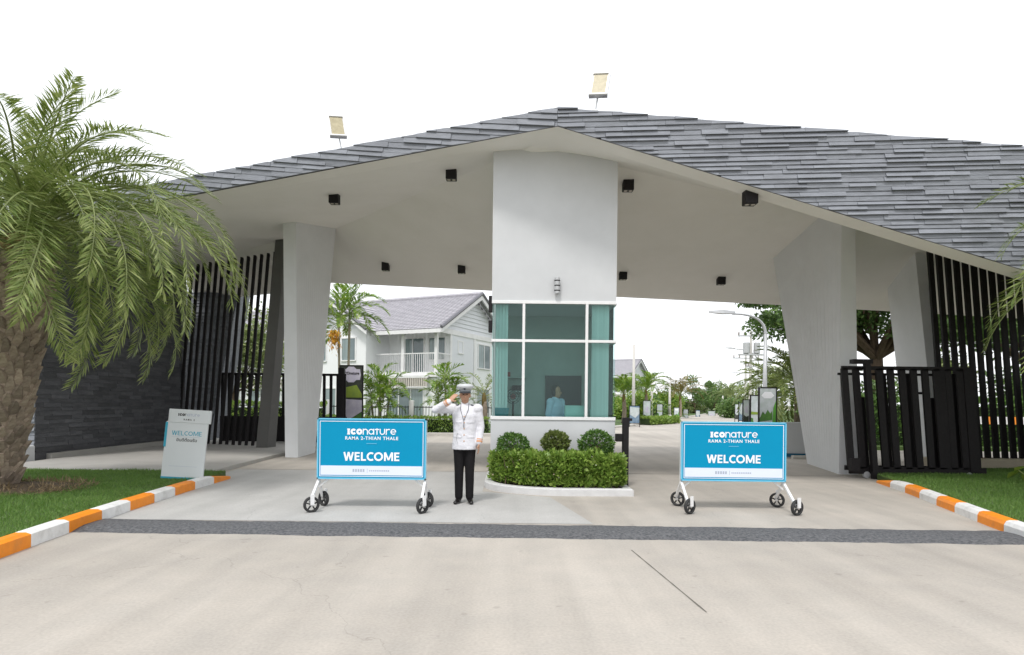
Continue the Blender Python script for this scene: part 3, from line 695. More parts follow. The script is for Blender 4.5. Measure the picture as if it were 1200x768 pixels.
# island kerb and planting bed around the booth
def island(off, z):
    pts = []
    for a in np.linspace(0, math.pi/2, 14): pts.append((-0.42+1.35-(1.35+off)*math.cos(a)*1.0, 10.95-(0.98+off)*math.sin(a), z))
    pts += [(1.93+off, 10.0-off*0.9, z), (1.93+off, 15.2+off, z), (-0.42-off, 15.2+off, z)]
    return pts
o_ = island(0.06, 0.0); i_ = island(-0.09, 0.0)
mb = MB(); rings = [[(p[0], p[1], -0.01) for p in o_], [(p[0], p[1], 0.10) for p in island(0.055, 0)], [(p[0], p[1], 0.115) for p in island(0.035, 0)], [(p[0], p[1], 0.115) for p in i_], [(p[0], p[1], 0.05) for p in i_]]
mb.loft(rings); ik = mb.build('island_kerb', mat('pale_kerb_concrete', (0.60, 0.60, 0.60), (0.52, 0.52, 0.52), 0.8, 5, bump=0.2, bscale=40), kind='structure')
mb = MB(); mb.add([(p[0], p[1], 0.10) for p in island(-0.085, 0)], [tuple(range(len(i_)))]); mb.build('planting_bed', soil_m, kind='structure')
# pale blinds hanging behind the corner panes
blind_m = mat('teal_blind', srgb(226, 238, 236), srgb(205, 224, 221), 0.8, 3, stretch=(14, 14, 0.2))
for x0_, x1_ in ((BX0+0.07, BX0+0.30), (BX1-0.42, BX1-0.10)):
    m2 = MB(); n_s = 4
    for q in range(n_s):
        a_ = x0_+(x1_-x0_)*q/n_s; b_ = x0_+(x1_-x0_)*(q+0.96)/n_s; m2.prism([(a_, BY0+.20, ZS+.01), (b_, BY0+.17, ZS+.01), (b_, BY0+.17, ZT-.01), (a_, BY0+.20, ZT-.01)], (0, .006, 0))
    m2.build('blind', blind_m, booth, kind='stuff')
# wall lamp above the windows
wp = at(653, 335, BY0-0.07); t = thing('wall_lamp', 'small grey cylinder lamp on the booth wall above the windows', 'wall lamp', wp)
MB().lathe([(0.03, -0.15), (0.05, -0.14), (0.05, 0.14), (0.03, 0.15)], wp, 14).build('tube', galv_m, t, smooth=False)
MB().box(wp.x-0.025, wp.x+0.025, wp.y+0.03, BY0+0.01, wp.z-0.05, wp.z+0.05).build('bracket', galv_m, t)
for zz in (-0.09, 0, 0.09): MB().lathe([(0.052, zz-0.01), (0.054, zz), (0.052, zz+0.01)], wp, 14).build('ring', black_m, t)
# black boxes on the booth flank
for k, (z0, z1) in enumerate(((3.15, 3.45), (2.78, 3.0))):
    o = MB().cbox(BX0-0.06, BX0+0.01, BY0+0.02, BY0+0.12, z0, z1, 0.01).build('wall_box', black_m, booth)
# barrier post at the booth's right flank
bp = Vector((2.06, 11.1, 0.0)); t = thing('barrier_post', 'slim black barrier post with a side box next to the hedge', 'post', bp)
MB().cbox(2.0, 2.11, 11.05, 11.15, 0.0, 1.25, 0.008).build('post', black_m, t)
MB().cbox(1.87, 1.99, 11.0, 11.12, 0.82, 0.96, 0.008).build('box', black_m, t)
MB().bar((1.95, 11.1, 0.9), (2.03, 11.1, 0.9), 0.03, 0.03).build('arm', black_m, t)
MB().box(2.10, 2.17, 11.07, 11.12, 1.19, 1.24).build('hook', black_m, t)
# ================================================================== BLACK SLIDING GATES
def sliding_gate(label, X0, X1, Y, zt, lean, n, z0=0.1, wd=0.135, second=True):
    t = thing('sliding_gate', label, 'gate', ((X0+X1)/2, Y, 0)); k = lean
    sh = lambda x, z: x-k*(zt-z)*-1 if False else x+k*(zt-z)
    def P(x, y, z): return Vector((sh(x, z), y, z))
    def rail(z, y, h, nm, x0=X0, x1=X1): MB().bar(P(x0, y, z), P(x1, y, z), 0.05, h).build(nm, black_m, t)
    rail(zt-0.04, Y, 0.08, 'top_rail'); rail(z0+0.06, Y, 0.14, 'bottom_rail', X0, X1+0.12); 
    for i in range(n):
        x = X0+0.05+(X1-X0-0.1)*i/(n-1)
        MB().bar(P(x, Y, z0+0.1), P(x, Y, zt-0.05), wd, 0.05, up=(0, 1, 0)).build('bar', black_m, t)
    if second:
        for i in range(n-1):
            x = X0+0.15+(X1-X0-0.3)*i/(n-2)+(0.06 if i % 2 else -0.03)
            MB().bar(P(x, Y+0.16, z0+0.1), P(x, Y+0.16, zt-0.15-0.5*(i % 3 == 1)), wd*0.95, 0.04, up=(0, 1, 0)).build('rear_bar', black_m, t)
        rail(zt-0.16, Y+0.16, 0.05, 'rear_rail'); rail(zt-0.55, Y+0.16, 0.05, 'rear_rail', (X0+X1)/2-.1, (X0+X1)/2+.45); rail(z0+0.1, Y+0.16, 0.1, 'rear_rail')
    for x in (X0+0.35, X1-0.25):
        mb = MB(); c = P(x, Y, 0.07); mb.tube([c+Vector((0, -0.03, 0)), c+Vector((0, 0.03, 0))], 0.07, 14); mb.build('roller', galv_m, t)
    return t
g1 = sliding_gate('black vertical-bar sliding gate in front of the right leaning pillar', 6.88, 9.62, 12.85, 2.34, 0.085, 12)
k_ = lambda z: 0.085*(2.34-z)
MB().bar((9.5+k_(.15), 12.84, .15), (9.5+k_(2.3), 12.84, 2.3), 0.2, 0.07, up=(0, 1, 0)).build('end_post', black_m, g1)
MB().bar((8.95+k_(.15), 12.86, .15), (8.95+k_(2.3), 12.86, 2.3), 0.16, 0.06, up=(0, 1, 0)).build('end_post', black_m, g1)
t = thing('gate_guide_post', 'black guide post with a flat cap at the road end of the gate', 'post', (7.42, 12.7, 0))
MB().bar((7.52, 12.7, 0), (7.32, 12.7, 2.42), 0.11, 0.1, up=(0, 1, 0)).build('post', black_m, t)
MB().box(7.02, 7.42, 12.64, 12.8, 2.38, 2.47).build('cap', black_m, t)
MB().box(7.02, 7.2, 12.68, 12.8, 0.16, 0.42).build('motor_box', black_m, t)
g2 = sliding_gate('black vertical-bar sliding gate behind the left slats and pillar', -9.9, -5.65, 20.9, 2.42, 0.0, 19, second=False, wd=0.09)
MB().box(-9.9, -5.7, 20.84, 20.86, 0.12, 0.95).build('kick_panel', black_m, g2)
MB().box(-5.9, -5.7, 20.82, 20.98, 0, 2.62).build('end_post', black_m, g2)

# ================================================================== HEDGE AND BALL SHRUBS
def sample_poly_box(n, f):
    return f(n)
hx = 12500
u = rng.uniform(0, 1, hx); side = rng.uniform(0, 1, hx)
def hedge_pts(n):
    # rounded box X -0.30..1.93, front edge curved at the left, Y 10.12..10.75, Z 0.14..0.70; points near the skin
    P = []; N = []
    while len(P) < n:
        x = random.uniform(-0.30, 1.86); yf = 10.12+0.75*max(0, (0.65-x)/0.95)**2.0; yb = 11.0
        q = random.random(); top = 0.61+0.07*noise.noise((x*3, 0, 1))+0.06*noise.noise((x*9, 2, 1)) - (0.12*max(0, (x-1.2)/0.7)**2) - 0.10*max(0, (0.2-x)/0.5)**2
        if q < 0.6: y = yf+abs(random.gauss(0, 0.05)); z = random.uniform(0.13, top); nn = (0.1*(x-0.8), -1, 0.25)
        elif q < 0.92: y = random.uniform(yf+0.02, yb); z = top-abs(random.gauss(0, 0.05)); nn = (0, -0.2, 1)
        else: y = random.uniform(yf, yb); z = random.uniform(0.13, top); s_ = random.choice((-0.30, 1.84)); x = s_+random.gauss(0, 0.03); nn = (1 if s_ > 0 else -1, -0.2, 0.2); y = max(y, 10.12+0.75*max(0, (0.65-x)/0.95)**2.0)
        b = 0.13*noise.noise((x*4, z*4, 3)); z += 0.12*max(0, noise.noise((x*7, y*7, 5)))*(z/0.6); P.append((x, y+b, z)); N.append(nn)
    return np.array(P), np.array(N, float)
t = thing('clipped_hedge', 'low light green clipped hedge in the kerbed bed before the booth', 'hedge', (0.8, 10.5, 0.1))
P_, N_ = hedge_pts(9500)
P_ -= np.array([0.8, 10.5, 0.1]); place('foliage', leaf_cloud(P_, N_, 0.088, 0.05, hedge_m, 'foliage', 0.85, 0.45), t)['kind'] = 'stuff'
mb = MB(); random.seed(3)
for i in range(26):
    x = -0.1+1.85*i/25; y = 10.55+random.uniform(-.1, .2); mb.tube([(x, y, 0.08), (x+random.uniform(-.05, .05), y, 0.35), (x+random.uniform(-.12, .12), y-0.1, 0.58)], [0.012, 0.009, 0.004], 5)
mb.build('stems', bark_m, t)
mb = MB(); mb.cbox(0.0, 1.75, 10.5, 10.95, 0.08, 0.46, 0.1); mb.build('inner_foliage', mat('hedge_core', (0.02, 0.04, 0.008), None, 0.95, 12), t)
flower_m = leafmat('small_flower', [(0.7, 0.7, 0.62), (0.75, 0.55, 0.4)], 0.6, 0.2)
idx = rng.choice(len(P_), 60, replace=False); place('flowers', leaf_cloud(P_[idx]+N_[idx]*0.05, N_[idx], 0.03, 0.03, flower_m, 'flowers'), t)['kind'] = 'stuff'
def ball(px, py, Y, r, m, label, n=2600):
    c = at(px, py, Y); t = thing('ball_shrub', label, 'shrub', (c.x, c.y, 0.1), group='ball shrubs behind the hedge')
    d = unit(rng.normal(0, 1, (n, 3))); bumps = np.array([1+0.16*noise.noise(tuple(x*3+px)) for x in d])
    P = d*(r*bumps*(rng.uniform(0.55, 1.0, n)**0.35))[:, None]*np.array([1.1, 1, 0.95])+np.array([0, 0, c.z-0.1])
    place('foliage', leaf_cloud(P, d, 0.05, 0.028, m, 'foliage', 0.7, 0.3), t)['kind'] = 'stuff'
    mb = MB(); mb.tube([(c.x, c.y, 0.08), (c.x+0.02, c.y, c.z*0.6), (c.x, c.y, c.z)], [0.022, 0.018, 0.01], 6)
    for k in range(6):
        a = k*1.05; mb.tube([(c.x, c.y, c.z-0.08), (c.x+r*.7*math.cos(a), c.y+r*.7*math.sin(a), c.z+0.08)], [0.008, 0.004], 5)
    mb.build('stem', bark_m, t)
ball(601, 524, 10.9, 0.25, ball_m, 'dark green ball shrub at the rounded end of the hedge')
ball(651, 519, 10.95, 0.21, ball2_m, 'bronze green ball shrub in the middle behind the hedge')
ball(699, 522, 10.9, 0.27, ball_m, 'wide dark green ball shrub behind the hedge by the barrier post')

# ================================================================== SIGNS
def stroke(pts, w, z=0.0):
    """flat ribbon along a 2-D polyline with square ends (mitred)"""
    L, Rr = [], []
    for i, p in enumerate(pts):
        a = pts[max(i-1, 0)]; b = pts[min(i+1, len(pts)-1)]
        d = Vector((b[0]-a[0], b[1]-a[1])).normalized(); n = Vector((-d.y, d.x))*w/2
        L.append((p[0]+n.x, p[1]+n.y, z)); Rr.append((p[0]-n.x, p[1]-n.y, z))
    m2 = MB()
    for i in range(len(pts)-1): m2.quad(L[i], Rr[i], Rr[i+1], L[i+1])
    return m2
def arc(cx, cy, r, a0, a1, n=18, ry=None):
    return [(cx+r*math.cos(R(a0+(a1-a0)*i/n)), cy+(ry or r)*math.sin(R(a0+(a1-a0)*i/n))) for i in range(n+1)]
def logo(scale):
    """the lettering 'ICOnature': three heavy capitals and rounded thin letters; unit x-height 1"""
    m2 = MB(); x = 0; zz = [0.0]
    def S_(pts, w):
        s = stroke([(p[0]+x, p[1]) for p in pts], w, zz[0]); m2.add(s.v, s.f); zz[0] += 0.004
    B, T = 0.36, 0.17
    S_([(0.24, 0), (0.24, 1)], B); S_([(0, 0.09), (0.48, 0.09)], 0.18); S_([(0, 0.91), (0.48, 0.91)], 0.18); x += 0.56
    S_(arc(0.5, 0.5, 0.33, 35, 325), B*0.98); x += 0.98
    S_(arc(0.5, 0.5, 0.33, 0, 360, 28), B*0.98); x += 1.06
    S_([(0.09, 0), (0.09, 1)], T); S_(arc(0.45, 0.55, 0.36, 180, 0)+[(0.81, 0)], T); x += 0.98      # n
    S_(arc(0.46, 0.5, 0.40, 0, 360, 28), T); S_([(0.88, 0), (0.88, 1)], T); x += 1.07               # a
    S_([(0.36, 0), (0.36, 1.08)], T); S_([(0, 0.88), (0.72, 0.88)], T); x += 0.80                   # t
    S_([(0.09, 1), (0.09, 0.45)]+arc(0.46, 0.45, 0.37, 180, 360)+[(0.83, 1)], T); x += 1.03         # u
    S_([(0.09, 0), (0.09, 1)], T); S_(arc(0.5, 0.52, 0.40, 180, 60), T); x += 0.82                  # r
    S_(arc(0.46, 0.5, 0.40, 0, 318)+[], T); S_([(0.08, 0.5), (0.9, 0.5)], T*0.9); x += 0.92         # e
    m2.v = [((v[0]-x/2)*scale, (v[1]-0.5)*scale, v[2]*scale*0.1) for v in m2.v]
    return m2
def welcome(scale, w=0.21):
    """bold sans capitals WELCOME, cap height 1"""
    m2 = MB(); x = 0; zz = [0.0]
    def S_(pts, ww=w):
        s = stroke([(p[0]+x, p[1]) for p in pts], ww, zz[0]); m2.add(s.v, s.f); zz[0] += 0.004
    def E_():
        S_([(w/2, 0), (w/2, 1)]); S_([(w/2, w*.45), (.60, w*.45)], w*.9); S_([(w/2, 1-w*.45), (.60, 1-w*.45)], w*.9); S_([(w/2, .51), (.56, .51)], w*.85)
    for a, b in (((.09, 1), (.34, 0)), ((.34, 0), (.60, 1)), ((.60, 1), (.86, 0)), ((.86, 0), (1.11, 1))): S_([a, b], w*.98)
    x += 1.30; E_(); x += .74
    S_([(w/2, 0), (w/2, 1)]); S_([(w/2, w*.45), (.60, w*.45)], w*.9); x += .68
    S_(arc(.50, .5, .40, 52, 308, 24, ry=.41)); x += .86
    S_(arc(.52, .5, .42, 0, 360, 32, ry=.41)); x += 1.16
    S_([(w/2, 0), (w/2, 1)]); S_([(1.06-w/2, 0), (1.06-w/2, 1)]); S_([(.13, 1), (.53, .10)], w*.9); S_([(.53, .10), (.93, 1)], w*.9); x += 1.19
    E_(); x += .60
    m2.v = [((v[0]-x/2)*scale, (v[1]-0.5)*scale, v[2]*scale*0.1) for v in m2.v]
    return m2
FACE = Matrix(((1, 0, 0, 0), (0, 0, -1, 0), (0, 1, 0, 0), (0, 0, 0, 1)))   # XY plane -> facing -Y
def cart(label, X0, X1, Y, zb, zt, depth_f, depth_b, yaw, group):
    cx = (X0+X1)/2; W = X1-X0; H = zt-zb
    t = thing('welcome_sign', label, 'sign', (cx, Y, 0), group=group, rz=yaw); LO = Vector((cx, Y, 0))
    h = W/2
    def B(nm, m_, *a, par=t, c=0.004): return MB().cbox(*a, c).build(nm, m_, par, local=True)
    bd = B('board', blue_m, -h, h, -0.012, 0.02, zb, zt)
    f = -0.0165
    e = 0.014
    for a in ((-h, h, zt-e, zt), (-h, h, zb, zb+e), (-h, -h+e, zb, zt), (h-e, h, zb, zt)): MB().box(a[0]-.002, a[1]+.002, -0.018, 0.024, a[2]-.002, a[3]+.002).build('edge_trim', lblue_m, bd, local=True)
    i = 0.035; e = 0.008
    ln = MB()
    for a in ((-h+i, h-i, zt-i-e, zt-i), (-h+i, h-i, zb+i, zb+i+e), (-h+i, -h+i+e, zb+i+e, zt-i-e), (h-i-e, h-i, zb+i+e, zt-i-e)): ln.box(a[0], a[1], f, -0.0125, a[2], a[3])
    ln.build('border_line', print_w, bd, local=True)
    MB().box(-h+0.05, h-0.05, -0.0155, -0.0125, zb+0.055, zb+0.185).build('footer_band', print_band, bd, local=True)
    lg = logo(0.082*W/1.5); me = lg.mesh('logo_lettering', print_w)
    place('logo_lettering', me, bd, M=Matrix.Translation((0.0, -0.0165, zb+H*0.785)) @ FACE)
    place('lettering', text_mesh('RAMA 2-THIAN THALE', 0.062*W/1.5, print_w, 0.0014, spacing=1.2), bd, M=Matrix.Translation((0.0, -0.0145, zb+H*0.675)) @ FACE)
    place('lettering', welcome(0.118*W/1.5).mesh('lettering', print_w), bd, M=Matrix.Translation((0.0, -0.0160, zb+H*0.375)) @ FACE)
    MB().box(-0.07, 0.07, f, -0.0125, zb+H*0.585, zb+H*0.585+0.007).build('rule', lblue_m, bd, local=True)
    mk = MB()
    for k in range(5): mk.box(-0.26+0.035*k, -0.235+0.035*k, -0.0165, -0.0154, zb+0.10, zb+0.14)
    mk.box(-0.06, -0.054, -0.0165, -0.0154, zb+0.09, zb+0.15)
    for k in range(11): mk.box(-0.03+0.026*k, -0.012+0.026*k, -0.0165, -0.0154, zb+0.108, zb+0.128)
    mk.build('footer_marks', print_g, bd, local=True, kind='stuff')
    for x in (-h+0.012, h-0.012):
        MB().bar((x, 0.04, zt-0.02), (x, 0.04, zb-0.06), 0.035, 0.035).build('upright', white_m, t, local=True)
        MB().bar((x, 0.04, zb-0.02), (x, -depth_f, 0.14), 0.032, 0.032).build('leg', white_m, t, local=True)
        MB().bar((x, 0.04, zb-0.02), (x, depth_b, 0.14), 0.032, 0.032).build('leg', white_m, t, local=True)
        MB().bar((x, 0.04, zb-0.12), (x-math.copysign(0.14, x), 0.04, zb-0.005), 0.022, 0.022).build('brace', white_m, t, local=True)
        for y in (-depth_f, depth_b):
            wr = 0.108; wc = Vector((x+0.02, y, wr)); a1 = yaw_w[0]
            M = Matrix.Translation(wc) @ Matrix.Rotation(R(random.uniform(-70, -35) if y < 0 else random.uniform(35, 65)), 4, 'Z')
            n = 26; prof = [(wr*0.72, -0.018), (wr*0.9, -0.024), (wr, -0.012), (wr, 0.012), (wr*0.9, 0.024), (wr*0.72, 0.018)]
            tm = MB(); rings = [[(q[1], q[0]*math.cos(2*math.pi*k/n), q[0]*math.sin(2*math.pi*k/n)) for q in prof] for k in range(n)]
            vs = [p for r_ in rings for p in r_]; fs = [(k*6+j, k*6+(j+1) % 6, ((k+1) % n)*6+(j+1) % 6, ((k+1) % n)*6+j) for k in range(n) for j in range(6)]
            tm.add(vs, fs); wobj = place('wheel', tm.mesh('wheel', rubber_m, smooth=True), t, M=M)
            rm = MB()
            for k in range(5):
                a = 2*math.pi*k/5+0.3; rm.bar((0, 0.01*math.cos(a), 0.01*math.sin(a)), (0, wr*0.76*math.cos(a), wr*0.76*math.sin(a)), 0.016, 0.022, up=(1, 0, 0))
            place('spokes', rm.mesh('spokes', rubber_m), wobj)
            hm = MB(); hm.tube([(-0.028, 0, 0), (0.028, 0, 0)], 0.022, 10); place('hub', hm.mesh('hub', alu_m), wobj)
            hm = MB(); hm.bar((0, 0, 0), (0.0, 0, wr+0.03), 0.02, 0.05); 
            M2 = Matrix.Translation(wc+Vector((0, 0, 0)))
            place('fork', hm.mesh('fork', white_m), t, M=M @ Matrix.Translation((0.034, 0, 0)))
    return t
yaw_w = [0]
random.seed(11)
SG = None
cart('blue WELCOME sign board on wheels beside the saluting guard', -2.70, -1.19, 8.55, 0.415, 1.255, 0.33, 0.20, R(0.0), SG)
cart('blue WELCOME sign board on wheels in the lane right of the hedge', 2.42, 3.90, 8.75, 0.415, 1.255, 0.36, 0.30, R(-1.0), SG)

# A-board on the lawn
def aboard():
    t = thing('board_sign', 'white WELCOME board with teal edge standing on the lawn', 'sign', (-5.76, 10.75, 0.1), rz=R(4))
    pearl = mat('pearl_board', (0.62, 0.65, 0.66), (0.59, 0.62, 0.63), 0.4, 2)
    teal = mat('teal_board_edge', (0.01, 0.33, 0.47), None, 0.4, 2)
    M = Matrix.Rotation(R(-5), 4, 'X') @ Matrix.Rotation(R(3.0), 4, 'Y')
    def B(nm, m_, par, *a, c=0.004):
        b = MB().cbox(*a, c); b.v = [tuple(M @ Vector(v)) for v in b.v]; return b.build(nm, m_, par, local=True)
    h = 0.355
    bd = B('board', pearl, t, -h, h, -0.02, 0.02, 0.0, 1.0); B('header', pearl, t, -h+0.03, h+0.035, -0.03, 0.025, 0.985, 1.22)
    B('teal_edge', teal, t, -h-0.012, -h+0.03, -0.024, 0.02, 0.55, 0.985); B('teal_foot', teal, t, -h-0.002, h+0.002, -0.024, 0.022, 0.0, 0.035)
    for x in (-0.22, 0.12):
        b = MB().bar((x, 0.11, 0.8), (x, 0.42, -0.03), 0.03, 0.03); b.build('rear_leg', galv_m, t, local=True)
    MM = lambda x, z, d: M @ Matrix.Translation((x, d, z)) @ FACE
    lg = logo(0.045); n3 = 3
    cut = [i for i, f_ in enumerate(lg.f)]
    k = MB(); g = MB()
    for f_ in lg.f:
        vs = [lg.v[i] for i in f_]; (k if sum(v[0] for v in vs)/len(vs) < -0.0465 else g).add(vs, [tuple(range(len(vs)))])
    place('logo_lettering', k.mesh('logo_lettering', print_k), bd, M=MM(0.02, 1.125, -0.032))
    place('logo_lettering', g.mesh('logo_lettering', print_g), bd, M=MM(0.02, 1.125, -0.032))
    place('lettering', text_mesh('RAMA 2', 0.04, print_k, 0.001, spacing=1.5), bd, M=MM(0.03, 1.04, -0.0315))
    place('lettering', welcome(0.078, .15).mesh('lettering', mat('teal_board_edge', (0, 0, 0))), bd, M=MM(0.01, 0.80, -0.0215))
    place('lettering', text_mesh('ยินดีต้อนรับ', 0.075, print_k, 0.001), bd, M=MM(0.02, 0.68, -0.0215))
    for z, w_ in ((0.735, 0.24), (0.22, 0.24)):
        b = MB().box(-w_, w_, -0.0225, -0.0205, z, z+0.004); b.v = [tuple(M @ Vector(v)) for v in b.v]; b.build('rule', print_g, bd, local=True)
aboard()
# ================================================================== PALMS
def frond(L, e0, droop, nl, ll, lw, pw=1.25, seed=0, vang=0.40, ang=1.08, hang=0.06, start=0.16, ragged=0.16):
    """one pinnate leaf: starts at the origin heading +X at elevation e0 and droops; returns rachis MB and leaflet arrays"""
    rs = random.Random(seed); N = 26; pts = []; tang = []; p = Vector((0, 0, 0)); twist = rs.uniform(-0.25, 0.25)
    for i in range(N+1):
        s = i/N; e = e0-droop*s**pw; d = Vector((math.cos(e), 0.10*twist*s, math.sin(e))).normalized()
        pts.append(p.copy()); tang.append(d); p = p+d*(L/N)
    C = []; D = []; U = []; LL_ = []; WW = []
    for k in range(nl):
        s = start+(1-start)*(k+0.5)/nl; i = min(int(s*N), N-1); f = s*N-i
        b = pts[i].lerp(pts[i+1], f); t = tang[i].lerp(tang[i+1], f).normalized()
        sd = Vector((0, 1, 0)); sd = (sd-t*sd.dot(t)).normalized(); nrm = t.cross(sd)
        if nrm.z < 0: nrm = -nrm
        prof = min(1, 0.35+2.2*(s-start))*(1-0.62*max(0, (s-0.35)/0.65)**1.6)
        for q in (-1, 1):
            a = ang*(1-0.38*s)+rs.gauss(0, ragged)
            d = t*math.cos(a)+(sd*q*math.cos(vang)+nrm*math.sin(vang+rs.gauss(0, ragged)))*math.sin(a)
            d = (d+Vector((0, 0, -hang*rs.uniform(0.4, 1.2)))).normalized()
            u = d.cross(nrm+Vector((rs.gauss(0, .3), rs.gauss(0, .3), 0))).normalized()
            C.append(b); D.append(d); U.append(u); LL_.append(ll*prof*rs.uniform(0.85, 1.12)); WW.append(lw*rs.uniform(0.8, 1.2))
    return pts, np.array([tuple(c) for c in C]), np.array([tuple(c) for c in D]), np.array([tuple(c) for c in U]), LL_, WW
def frond_mesh(name, m, r0, **kw):
    pts, C, D, U, L_, W_ = frond(**kw)
    # leaflets in two halves so that they arch over
    L_ = np.array(L_); W_ = np.array(W_); n = len(C); d2 = unit(D+np.array([0, 0, -kw.get('bend', 0.16)])) if True else D
    mid = C+D*(L_*0.55)[:, None]; tip = mid+d2*(L_*0.45)[:, None]; Wd = U*(W_*0.5)[:, None]
    V = np.empty((n, 5, 3)); V[:, 0] = C; V[:, 1] = mid+Wd; V[:, 2] = tip; V[:, 3] = mid-Wd
    V4 = V[:, :4].reshape(-1, 3); Fc = np.arange(n*4)
    rm = MB(); N = len(pts); rm.tube(pts[::2], [max(r0*(1-0.9*i/(N-1)), 0.003) for i in range(0, N, 2)], 6)
    me = bpy.data.meshes.new(name)
    base = len(V4); V_all = np.vstack([V4, np.array(rm.v)])
    faces = [tuple(Fc[i*4:i*4+4]) for i in range(n)]
    tri = []
    for a in range(n): tri.append((a*4, a*4+1, a*4+3)); tri.append((a*4+1, a*4+2, a*4+3))
    me.from_pydata(V_all.tolist(), [], [tuple(int(x) for x in f) for f in tri]+[tuple(i+base for i in f) for f in rm.f])
    me.materials.append(m); me.materials.append(rachis_m)
    mi = [0]*len(tri)+[1]*len(rm.f); me.polygons.foreach_set('material_index', mi); me.update()
    return me
def date_palm(label, loc, top, r0, r1, specs, L, nl=64, ll=0.50, lw=0.022, bases=True, m=palm_m, name='date_palm', group=None, vis_side=None):
    loc = Vector(loc); top = Vector(top); t = thing(name, label, 'palm tree', loc, group)
    mb = MB(); pts = []; rad = []
    for i in range(11):
        f = i/10; c = loc.lerp(top, f)+Vector((0.05*math.sin(f*3), 0, 0)); pts.append(c); rad.append((r0*(1-f)+r1*f)*(1+0.12*(1-f)**6)*(1.0 if f < 0.9 else 0.85))
    mb.tube(pts, rad, 18); mb.build('trunk', base_m, t, smooth=True)
    if bases:
        bm3 = MB(); wv, hv, dv = 0.085, 0.21, 0.085
        bm3.add([(-wv, 0, 0), (wv, 0, 0), (wv*0.75, 0, hv*0.75), (-wv*0.75, 0, hv*0.75), (-wv*.5, -dv*.5, hv*0.35), (wv*.5, -dv*.5, hv*0.35), (wv*.22, -dv*1.15, hv), (-wv*.22, -dv*1.15, hv), (-wv*.2, -dv*.75, hv*1.04), (wv*.2, -dv*.75, hv*1.04)],
                [(0, 1, 5, 4), (4, 5, 6, 7), (1, 2, 9, 6, 5), (3, 0, 4, 7, 8), (7, 6, 9, 8), (8, 9, 2, 3)])
        bme = bm3.mesh('leaf_base', base_m); H = (top-loc).length; k = 0; rows_ = int(H/0.115)
        for i in range(rows_):
            f = (i+0.3)/rows_; c = loc.lerp(top, f)+Vector((0.05*math.sin(f*3), 0, 0))-loc; rr = (r0*(1-f)+r1*f)*(1+0.12*(1-f)**6)
            n = 11
            for j in range(n):
                a = 2*math.pi*(j+0.5*(i % 2)+0.17*i*0)/n+random.uniform(-.06, .06)
                if vis_side is not None and math.sin(a) > 0.45: continue      # the far side is never seen
                s = random.uniform(0.85, 1.2)
                M = Matrix.Translation(c+Vector((math.cos(a)*rr*0.95, math.sin(a)*rr*0.95, -0.05))) @ Matrix.Rotation(a+math.pi/2, 4, 'Z') @ Matrix.Rotation(random.uniform(-.15, .15), 4, 'Y') @ Matrix.Rotation(random.uniform(-0.1, 0.2), 4, 'X') @ Matrix.Scale(s, 4)
                place('leaf_base', bme, t, M=M); k += 1
    # fibrous heart
    mb = MB(); c = top; mb.ell(c+Vector((0, 0, 0.0)), (r1*0.9, r1*0.9, 0.42), 12, 8); mb.build('heart', mat('palm_fibre', (0.20, 0.15, 0.05), (0.12, 0.085, 0.03), 0.9, 18, bump=0.9), t, smooth=True)
    for i, (az, e0, dr, sc) in enumerate(specs):
        me = frond_mesh('frond', m, 0.028*L/3.5, L=L*sc, e0=R(e0), droop=R(dr), nl=nl, ll=ll, lw=lw, seed=i*7+3)
        a = R(az); off = Vector((math.cos(a), math.sin(a), 0))*r1*0.5*math.cos(R(max(e0, 0)))
        M = Matrix.Translation(top-loc+off+Vector((0, 0, 0.12+0.30*math.sin(R(e0))))) @ Matrix.Rotation(a, 4, 'Z') @ Matrix.Rotation(random.uniform(-.35, .35), 4, 'X')
        place('frond', me, t, M=M)
    return t
random.seed(21)
sp = []
# azimuth: 0 = right (+X), -90 = towards the camera; elevation at the base, droop along the leaf, length factor
hand = []
rs_ = random.Random(5)
for k in range(80):      # golden-angle crown: young leaves upright in the middle, old ones hanging
    f = k/79.0; hand.append(((k*137.508+20) % 360, 86-92*f**0.9+rs_.uniform(-6, 6), 55+95*min(1, f*1.9)-45*max(0, f-0.62)/0.38+rs_.uniform(-10, 10), rs_.uniform(0.86, 1.06)*(0.84 if f < 0.12 else 1)))
hand += [(-15, 42, 138, 1.25), (-35, 38, 138, 1.18), (-5, 36, 130, 1.28), (-28, 26, 122, 1.2), (-55, 30, 125, 1.08), (5, 50, 140, 1.25), (-20, 54, 148, 1.22), (12, 36, 128, 1.26), (-44, 16, 108, 1.02), (0, 60, 105, 1.0), (20, 68, 100, 0.95), (-10, 18, 108, 1.15), (-62, 44, 140, 1.1), (-2, 44, 136, 1.3), (-24, 34, 128, 1.26)]
date_palm('stout date palm with arching fronds on the lawn by the dark wall', (-7.97, 9.45, 0.1), (-7.5, 9.4, 3.66), 0.29, 0.40, hand, 3.15, vis_side=True, ll=0.46, lw=0.021, nl=94)
# palm outside the right edge: a few fronds reach into the picture
hr = [(az, e, d, 1.0) for az, e, d in [(180, 20, 95), (170, 40, 110), (195, 5, 85), (150, 60, 100), (210, 45, 115), (90, 50, 110), (45, 30, 105), (0, 40, 110), (-45, 35, 110), (-90, 45, 110), (-120, 25, 105), (120, 20, 100), (178, -8, 70), (230, 60, 100), (185, 30, 100), (140, 5, 85), (0, 70, 80)]]
date_palm('date palm whose frond tips reach in front of the tall stone fascia', (9.45, 8.3, 0.1), (9.3, 8.3, 3.55), 0.40, 0.34, hr, 2.75, nl=56, ll=0.42, vis_side=True)
